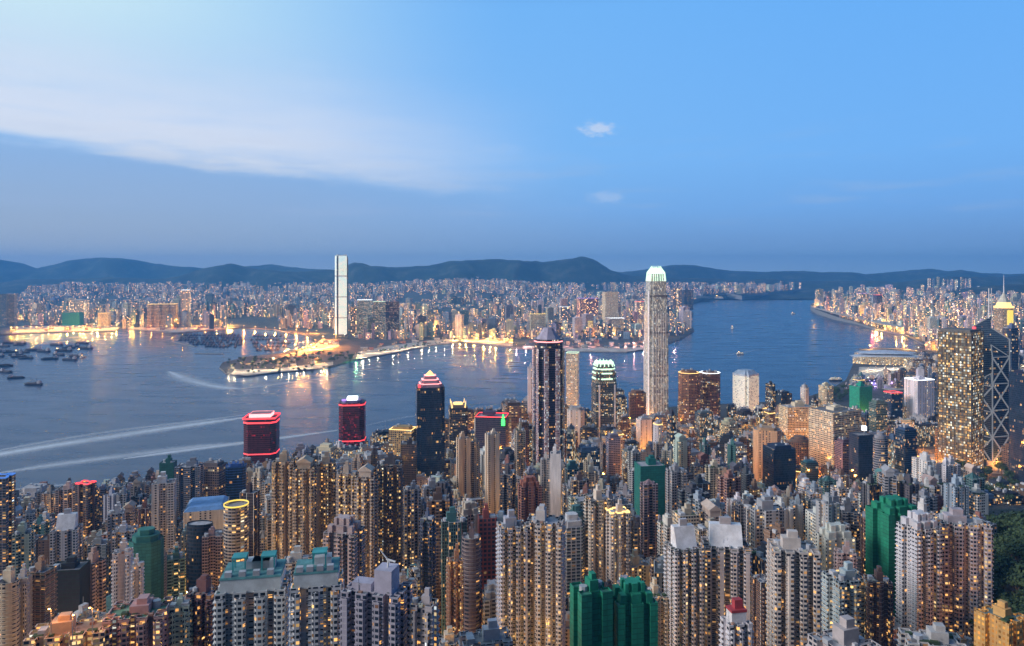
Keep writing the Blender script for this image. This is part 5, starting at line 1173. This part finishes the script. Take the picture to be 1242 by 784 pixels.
def sheds(px, n, zf, label, group, hs=(5, 11)):
    pw = [gp(a_, b_, 4) for a_, b_ in px]; xs = [p[0] for p in pw]; ysd = [p[1] for p in pw]; done = []
    for _ in range(n * 40):
        X, Y = rn.uniform(min(xs), max(xs)), rn.uniform(min(ysd), max(ysd)); w = rn.uniform(16, 34)
        if not inside((X, Y), pw) or any(math.hypot(X - a_, Y - b_) < 34 for a_, b_ in done): continue
        done.append((X, Y)); q = MB(); h = rn.uniform(*hs); d = w * rn.uniform(.4, .7); q.box(0, 0, -3, w, d, h + 3)
        q.prism([(-w / 2 - .6, -d / 2 - .6), (w / 2 + .6, -d / 2 - .6), (w / 2 + .6, d / 2 + .6), (-w / 2 - .6, d / 2 + .6)], h + .02, h + 2.4, True, True, 1, poly1=[(-w / 2, -.3), (w / 2, -.3), (w / 2, .3), (-w / 2, .3)])
        o = q.build('quay_shed', [MATS['slab'], MATS['paint']], None, rn.choice(((.5, .5, .5), (.45, .35, .22), (.15, .25, .35), (.35, .14, .1), (.6, .58, .52))) + (.35,)); o.location = (X, Y, zf(X, Y) + .3); o.rotation_euler = (0, 0, rn.uniform(-.3, .3)); tag(o, label, 'shed', group)
        if len(done) >= n: break
sheds([(14, 403), (60, 401.5), (140, 400), (144, 396), (20, 396)], 26, kz, 'low shed on the golden quay beyond the barges', 'sheds on the golden quay')
sheds([(160, 398), (215, 402), (250, 400), (288, 397), (230, 395.5), (160, 395.5)], 18, kz, 'low shed on the quay behind the boat shelter', 'sheds behind the boat shelter')
sheds([(346, 429), (392, 422), (410, 419), (408, 412), (388, 412), (370, 421)], 12, kz, 'low shed in the orange rail yard', 'sheds in the rail yard', (4, 8))
sheds([(436, 431), (478, 424), (520, 416), (556, 411), (556, 408), (470, 417), (434, 424)], 16, kz, 'low pavilion on the promenade below the teal glass blocks', 'pavilions on the far promenade')
sheds([(562, 412), (602, 416), (622, 418), (622, 410), (562, 408)], 14, kz, 'stacked shed on the container quay', 'sheds on the container quay', (8, 16))
sheds([(634, 420), (700, 424), (760, 424), (798, 419), (798, 412), (634, 412)], 26, kz, 'low lit hall on the peninsula promenade', 'halls on the peninsula promenade', (8, 18))
lights([(at(62, 398), 398), (at(88, 392), 392), (at(112, 400), 400)], 'orange', 5e3, 13, 'roof_lamp', 'orange lamp on the roof of the low block at the foot of the slope', 'lamps on the low block roof', lambda X, Y: zat(762, 405) + 1)
# ------------------------------------------------------------------ boats
def boat(name, L, label, group, col, kind, lit=False):
    root = empty(name, (0, 0, 0)); tag(root, label, 'boat', group); B = L * .27
    A = [(-L / 2, -B * .42), (L * .25, -B / 2), (L * .42, -B * .28), (L / 2, 0), (L * .42, B * .28), (L * .25, B / 2), (-L / 2, B * .42)]
    lo = [(x * .9, y * .78) for x, y in A]
    MB().prism(lo, -.6, L * .07, True, True, poly1=A).build('hull', MATS['paint'], root, col + (1,))
    MB().prism(scale(A, .93), L * .07 + .01, L * .085, True).build('deck', MATS['paint'], root, LUM(col, 1.8) + (1,))
    if kind == 'barge':
        MB().box(-L * .34, 0, L * .086, L * .16, B * .6, L * .10).box(-L * .35, 0, L * .187, L * .10, B * .42, L * .05).build('wheelhouse', MATS['paint'], root, (.45, .45, .48, 1))
        MB().box(L * .08, 0, L * .086, L * .5, B * .62, L * .04).build('cargo_hatch', MATS['paint'], root, (.12, .10, .10, 1))
        MB().tube((-L * .2, 0, L * .08), (-L * .2, 0, L * .42), L * .008).tube((-L * .2, 0, L * .12), (L * .22, 0, L * .40), L * .008).tube((-L * .2, 0, L * .42), (L * .22, 0, L * .40), L * .004).build('derrick', MATS['darkmetal'], root)
    elif kind == 'fishing':
        MB().box(-L * .16, 0, L * .086, L * .3, B * .55, L * .13).box(-L * .12, 0, L * .217, L * .15, B * .45, L * .07).build('cabin', MATS['paint'], root, (.12, .12, .16, 1))
        MB().tube((L * .1, 0, L * .08), (L * .1, 0, L * .45), L * .01).tube((-L * .3, 0, L * .2), (-L * .3, 0, L * .36), L * .01).build('mast', MATS['darkmetal'], root)
    else:
        MB().box(-L * .03, 0, L * .086, L * .78, B * .74, L * .075).build('saloon', MATS['strip'] if not lit else MATS['gold'], root, (.7, .7, .66, .9))
        MB().box(-L * .03, 0, L * .162, L * .66, B * .66, L * .06).build('upper_saloon', MATS['gold'], root, (.6, .66, .56, .9))
        MB().box(-L * .05, 0, L * .223, L * .12, B * .3, L * .06).build('funnel', MATS['paint'], root, (.3, .35, .3, 1))
    if lit: MB().box(-L * .2, 0, L * .42 if kind == 'barge' else L * .3, L * .05, L * .05, L * .025).build('deck_light', MATS['lampwarm'], root)
    return root
rn = random.Random(3)
protoA = boat('cargo_barge', 78, 'dark cargo barge with derrick in the open anchorage', 'cargo barges in the anchorage', (.05, .05, .06), 'barge')
protoB = boat('cargo_barge', 84, 'dark cargo barge with a lit deck lamp in the open anchorage', 'lit cargo barges in the anchorage', (.06, .05, .05), 'barge', True)
SPOT = [(40, 467, 'dark cargo barge lying alone, the lowest of the anchored boats'), (20, 459, 'dark cargo barge behind the lone nearest one'), (8, 452, None), (2, 445, None), (84, 437, 'large dark cargo barge moored near the ferry pier side of the anchorage'), (92, 433, None), (72, 431, None), (60, 436, None)]
SPOT += [(rn.uniform(-5, 40), rn.uniform(416, 436), None) for _ in range(15)] + [(rn.uniform(62, 104), rn.uniform(415, 434), None) for _ in range(14)] + [(rn.uniform(28, 62), rn.uniform(424, 438), None) for _ in range(6)]
used = []; uA = uB = False
for px, py, lab in SPOT:
    X, Y = gp(px, py)
    if any(math.hypot(X - a_, Y - b_) < 62 for a_, b_ in used): continue
    used.append((X, Y)); li = lab is None and rn.random() < .3
    if li: o = copy_tree(protoB) if uB else protoB; uB = True
    else: o = copy_tree(protoA) if uA else protoA; uA = True
    o.location = (X, Y, 0); o.rotation_euler = (0, 0, rn.uniform(-.4, .4) + (math.pi if rn.random() < .5 else 0)); k = rn.uniform(.75, 1.1); o.scale = (k, k, k)
    if lab: o['label'] = lab
    else: tag(o, *(('dark cargo barge with a lit deck lamp in the open anchorage', 'boat', 'lit cargo barges in the anchorage') if li else ('dark cargo barge with derrick in the open anchorage', 'boat', 'cargo barges in the anchorage')))
pf = boat('fishing_boat', 46, 'dark fishing boat moored close among others in the boat shelter', 'fishing boats in the shelter', (.03, .03, .045), 'fishing'); first = True
def shelter(poly_px, nrow, y0, y1):
    global first
    pw = [gp(*p) for p in poly_px]
    for j in range(nrow):
        py = y0 + (y1 - y0) * j / max(1, nrow - 1); Y = gp(0, py)[1]
        for i in range(60):
            X = at(205, Y) + i * 19 + rn.uniform(-3, 3); yy = Y + rn.uniform(-14, 14)
            if not inside((X, yy), pw) or inside((X, yy), kow_w) or rn.random() < .06: continue
            o = pf if first else copy_tree(pf); first = False
            o.location = (X, yy, 0); o.rotation_euler = (0, 0, R(90) + rn.uniform(-.2, .2) + (math.pi if rn.random() < .3 else 0)); k = rn.uniform(.7, 1.15); o.scale = (k, k, k)
shelter([(214, 412), (226, 406), (290, 405), (296, 416), (284, 423), (240, 420)], 6, 407, 421)
shelter([(302, 408), (330, 404), (350, 412), (352, 420), (330, 427), (312, 427), (304, 418)], 5, 408, 425)
MBK = MB(); X0, Y0 = gp(205, 419); X1, Y1 = gp(268, 429.5)
for (a0, b0), (a1, b1) in (((208, 415), (236, 421)), ((236, 429.5), (270, 430))):
    A_, B_ = gp(a0, b0), gp(a1, b1); n_ = Vector((B_[1] - A_[1], A_[0] - B_[0])).normalized() * 9
    MB().prism([A_, B_, (B_[0] - n_.x, B_[1] - n_.y), (A_[0] - n_.x, A_[1] - n_.y)], -2, 3, True).build('breakwater', MATS['seawall'])
for o in [o for o in COL.objects if o.name.startswith('breakwater')]: tag(o, 'low dark stone breakwater ' + ('guarding the boat shelter mouth' if '.' in o.name else 'running from the quay before the boat shelter'), 'breakwater')
for px, py, L, lab, lit, rz in ((888, 399, 62, 'pale green lit ferry out on the eastern harbour', True, 1.2), (962, 381, 48, 'small white ferry near the headland tip', True, .4), (898, 430, 40, 'white ferry crossing below the lit one', True, .2), (1014, 462, 52, 'dark ferry close to the winged hall shore', False, .1),
                               (101, 434, 40, 'white ferry beside the anchored barges', True, 1.4), (560, 426, 36, 'small ferry near the container quay', True, .2), (484, 432, 30, 'small white ferry below the teal glass blocks', True, 1.3), (940, 360.5, 130, 'long white ship moored at the distant eastern shore', True, 0), (872, 363, 150, 'orange lit ship at the distant eastern pier', True, .1)):
    o = boat('ferry', L, lab, None, (.62, .62, .60) if lit else (.06, .06, .07), 'ferry', lit); X, Y = gp(px, py); o.location = (X, Y, 0); o.rotation_euler = (0, 0, rz)

# wakes left on the water
def wake_mat():
    m = bpy.data.materials.new('foam'); m.use_nodes = True; t = m.node_tree; q = NT(t); b = t.nodes['Principled BSDF']
    uv = q.n('ShaderNodeUVMap'); s = q.n('ShaderNodeSeparateXYZ'); t.links.new(uv.outputs[0], s.inputs[0])
    prof = q.m('SUBTRACT', 1.0, q.m('ABSOLUTE', q.m('SUBTRACT', q.m('MULTIPLY', s.outputs[1], 2.0), 1.0)))
    nz = q.noise(q.comb(q.m('MULTIPLY', s.outputs[0], .006), q.m('MULTIPLY', s.outputs[1], 3.0), 2.0), 1.0, 4, .6); n2 = q.noise(q.comb(q.m('MULTIPLY', s.outputs[0], .08), q.m('MULTIPLY', s.outputs[1], 8.0), 2.0), 1.0, 4, .6)
    oi = q.n('ShaderNodeObjectInfo')
    al = q.m('MULTIPLY', q.m('MULTIPLY', q.m('POWER', prof, 1.6), oi.outputs['Alpha']), q.m('MULTIPLY', q.rng(nz, .0, .5), q.m('ADD', .55, q.m('MULTIPLY', n2, .7))), clamp=True)
    b.inputs['Base Color'].default_value = (.78, .82, .88, 1); b.inputs['Roughness'].default_value = .6; t.links.new(al, b.inputs['Alpha']); MATS['foam'] = m
wake_mat()
for i, (pts, wid, al, lab) in enumerate((([(-30, 556), (0, 551), (60, 541), (140, 529), (220, 517), (300, 506)], 40, 1.0, 'broad bright wake crossing the western harbour'),
        ([(-30, 552), (60, 535), (150, 521), (230, 512), (300, 503)], 16, .6, 'thin wake running above the bright one'), ([(0, 574), (80, 562), (160, 552), (230, 543), (300, 537)], 30, .75, 'wide faint wake nearer the western shore'),
        ([(150, 557), (220, 547), (300, 537), (410, 522)], 20, .95, 'thin bright wake nearest the western shore'), ([(0, 598), (40, 592), (80, 588)], 16, .6, 'short wake close to the western shore'),
        ([(204, 451), (222, 459), (245, 466), (270, 470.5), (292, 472)], 44, .9, 'curved white wake off the park point'), ([(292, 472), (330, 467), (370, 462), (420, 455)], 26, .55, 'faint tail of the curved wake toward the shore'),
        ([(430, 520), (480, 508), (540, 500)], 10, .3, 'faint wake behind the white topped red tower'), ([(560, 486), (600, 483), (640, 482)], 8, .3, 'thin wake beyond the navy tower'),
        ([(878, 432), (900, 428), (925, 424)], 14, .3, 'pale wake in the eastern harbour'), ([(95, 433), (120, 431), (140, 427)], 16, .35, 'pale wake beside the anchored barges'))):
    W_ = [gp(*p) for p in pts]; q = MB(); u = 0
    fine = []
    for a_, b_ in zip(W_, W_[1:]):
        for k in range(6): fine.append((a_[0] + (b_[0] - a_[0]) * k / 6, a_[1] + (b_[1] - a_[1]) * k / 6))
    fine.append(W_[-1])
    for _ in range(4): fine = [fine[0]] + [((fine[k - 1][0] + 2 * fine[k][0] + fine[k + 1][0]) / 4, (fine[k - 1][1] + 2 * fine[k][1] + fine[k + 1][1]) / 4) for k in range(1, len(fine) - 1)] + [fine[-1]]
    nrm = []
    for k in range(len(fine)):
        a_, b_ = fine[max(0, k - 1)], fine[min(len(fine) - 1, k + 1)]; v = Vector((b_[1] - a_[1], a_[0] - b_[0])).normalized(); e_ = min(k, len(fine) - 1 - k); nrm.append(v * wid * 1.45 * min(1, .25 + e_ / 6))
    for k in range(len(fine) - 1):
        L = math.hypot(fine[k + 1][0] - fine[k][0], fine[k + 1][1] - fine[k][1]); z = .12 + .05 * i
        P_ = [(fine[k][0] + nrm[k].x, fine[k][1] + nrm[k].y, z), (fine[k + 1][0] + nrm[k + 1].x, fine[k + 1][1] + nrm[k + 1].y, z), (fine[k + 1][0] - nrm[k + 1].x, fine[k + 1][1] - nrm[k + 1].y, z), (fine[k][0] - nrm[k].x, fine[k][1] - nrm[k].y, z)]
        q.face(P_, [(u, 0), (u + L, 0), (u + L, 1), (u, 1)]); u += L
    o = q.build('wake_foam', MATS['foam'], None, (1, 1, 1, al)); tag(o, lab, 'wake', None, 'stuff')

# ------------------------------------------------------------------ trees of the park and the shore gardens
def tree_proto(seed, hgt, rad):
    r = random.Random(seed); root = empty('park_tree', (0, 0, 0)); tag(root, 'dark broadleaf tree', 'tree', 'trees')
    t = MB(); t.tube((0, 0, -1), (0, 0, hgt * .5), hgt * .035, hgt * .02)
    tips = []
    for i in range(6):
        a_ = i * 1.05 + r.uniform(-.3, .3); p = (math.cos(a_) * rad * .55, math.sin(a_) * rad * .55, hgt * r.uniform(.6, .85)); t.tube((0, 0, hgt * r.uniform(.3, .48)), p, hgt * .014, hgt * .006); tips.append(p)
    tips.append((0, 0, hgt * .85)); t.build('trunk', MATS['bark'], root)
    c = MB()
    for p in tips:
        cr = rad * r.uniform(.38, .62)
        for k in range(46):
            v = Vector((r.gauss(0, 1), r.gauss(0, 1), r.gauss(0, .75))).normalized() * cr * r.uniform(.55, 1.08); ctr = Vector(p) + v
            n_ = (v.normalized() + Vector((r.uniform(-.6, .6), r.uniform(-.6, .6), r.uniform(-.2, .8)))).normalized(); u_ = n_.orthogonal().normalized(); w_ = n_.cross(u_); s_ = r.uniform(.5, 1.1) * rad * .16
            c.face([ctr + u_ * s_, ctr + w_ * s_, ctr - u_ * s_, ctr - w_ * s_])
    c.build('crown', MATS['leaf'], root); return root
TP = [tree_proto(i, 12 + 2 * i, 5.5 + i * .7) for i in range(4)]; firsts = [True] * 4
rn = random.Random(31); tcount = 0
def plant(n, x0, x1, Y0, Y1, label, group, kmin=.8, kmax=1.3, zf=gz, pts=None, gap=6):
    global tcount
    done = []
    for _ in range(n * 12):
        if pts: X, Y = pts(); 
        else: Y = Y0 + (Y1 - Y0) * rn.random() ** 1.2; X = at(rn.uniform(x0, x1), Y)
        if any(math.hypot(X - a_, Y - b_) < gap for a_, b_ in done) or not free(X, Y, 3, placed, .95): continue
        done.append((X, Y)); i = rn.randrange(4); o = TP[i] if firsts[i] else copy_tree(TP[i]); firsts[i] = False
        k = rn.uniform(kmin, kmax); o.scale = (k, k, k * rn.uniform(.85, 1.1)); o.location = (X, Y, zf(X, Y)); o.rotation_euler = (0, 0, rn.uniform(0, 6.28)); tag(o, label, 'tree', group); tcount += 1
        if len(done) >= n: break
plant(150, 1190, 1262, 500, 860, 'dark broadleaf tree in the hillside wood beside the twin towers', 'trees in the hillside wood', .9, 1.5)
plant(24, 1100, 1200, 880, 1160, 'dark tree standing behind the twin grey towers', 'trees behind the twin towers', .9, 1.4, gap=8)
plant(44, 1100, 1245, 1130, 1400, 'dark park tree below the golden gridded tower', 'park trees below the golden tower', .9, 1.5, gap=9)
plant(26, 0, 0, 0, 0, 'waterfront garden tree near the emerald netted tower', 'trees in the eastern waterfront garden', .9, 1.4, pts=lambda: gp(rn.uniform(996, 1032), rn.uniform(474, 488), 4), gap=9)
plant(36, 0, 0, 0, 0, 'tree on the park point across the harbour', 'trees on the park point', .9, 1.3, zf=kz, pts=lambda: gp(rn.uniform(274, 345), rn.uniform(437, 447), 4), gap=13)

plant(30, 0, 0, 0, 0, 'small tree on the pale plaza of the waterfront park', 'trees on the plaza', .7, 1.0, zf=kz, pts=lambda: gp(rn.uniform(282, 404), rn.uniform(443, 455), 4) if True else None, gap=16)
plant(30, 0, 0, 0, 0, 'small tree along the far promenade', 'trees on the far promenade', .7, 1.0, zf=kz, pts=lambda: (lambda t: gp(434 + 120 * t, 433 - 19 * t + rn.uniform(-3, 1), 4))(rn.random()), gap=14)
plant(44, 0, 0, 0, 0, 'tree between the rail yard and the park plaza', 'trees beside the rail yard', .8, 1.3, zf=kz, pts=lambda: gp(rn.uniform(345, 428), rn.uniform(428, 442), 4), gap=13)
sheds([(300, 441), (345, 434), (400, 428), (424, 430), (404, 440), (340, 446)], 20, kz, 'small pavilion among trees on the park point', 'pavilions on the park point', (4, 9))
# roads and flyover near the park
def ribbon(name, pts, wid, label, zoff, mat, kerb=True, tube=False):
    q = MB(); fine = []
    for a_, b_ in zip(pts, pts[1:]):
        for k in range(8): fine.append(tuple(a_[i] + (b_[i] - a_[i]) * k / 8 for i in range(2)))
    fine.append(pts[-1][:2])
    for _ in range(8): fine = [fine[0]] + [tuple((fine[k - 1][i] + 2 * fine[k][i] + fine[k + 1][i]) / 4 for i in range(2)) for k in range(1, len(fine) - 1)] + [fine[-1]]
    for k in range(len(fine) - 1):
        a_, b_ = fine[k], fine[k + 1]; v = Vector((b_[1] - a_[1], a_[0] - b_[0])).normalized() * wid / 2
        za, zb = gz(*a_) + zoff, gz(*b_) + zoff
        for s0, s1, dz, mi in ((-1, 1, 0, 0), (-1.12, -1, .14, 1), (1, 1.12, .14, 1)):
            q.face([(a_[0] + v.x * s0, a_[1] + v.y * s0, za + dz), (a_[0] + v.x * s1, a_[1] + v.y * s1, za + dz), (b_[0] + v.x * s1, b_[1] + v.y * s1, zb + dz), (b_[0] + v.x * s0, b_[1] + v.y * s0, zb + dz)], None, mi)
        if k % 2 == 0: q.face([(a_[0] + v.x * -.02, a_[1] + v.y * -.02, za + .01), (a_[0] + v.x * .02, a_[1] + v.y * .02, za + .01), (b_[0] + v.x * .02, b_[1] + v.y * .02, zb + .01), (b_[0] + v.x * -.02, b_[1] + v.y * -.02, zb + .01)], None, 2)
    tag(q.build(name, [mat, MATS['paving'], MATS['white']]), label, kind='structure')
ribbon('road', [(at(1090, 1180), 1180), (at(1150, 1210), 1210), (at(1200, 1150), 1150), (at(1280, 1080), 1080)], 16, 'road curving past the park trees', .6, MATS['asphalt'])
ribbon('road', [(at(1110, 1480), 1480), (at(1170, 1350), 1350), (at(1215, 1300), 1300), (at(1290, 1260), 1260)], 18, 'road below the golden gridded tower', .5, MATS['paving'])
ribbon('road', [(at(1170, 1060), 1060), (at(1200, 980), 980), (at(1230, 950), 950), (at(1290, 960), 960)], 14, 'pale road through the lower park', .6, MATS['paving'])
print('COUNTS', len(specs), cnt, len(fk), tcount)
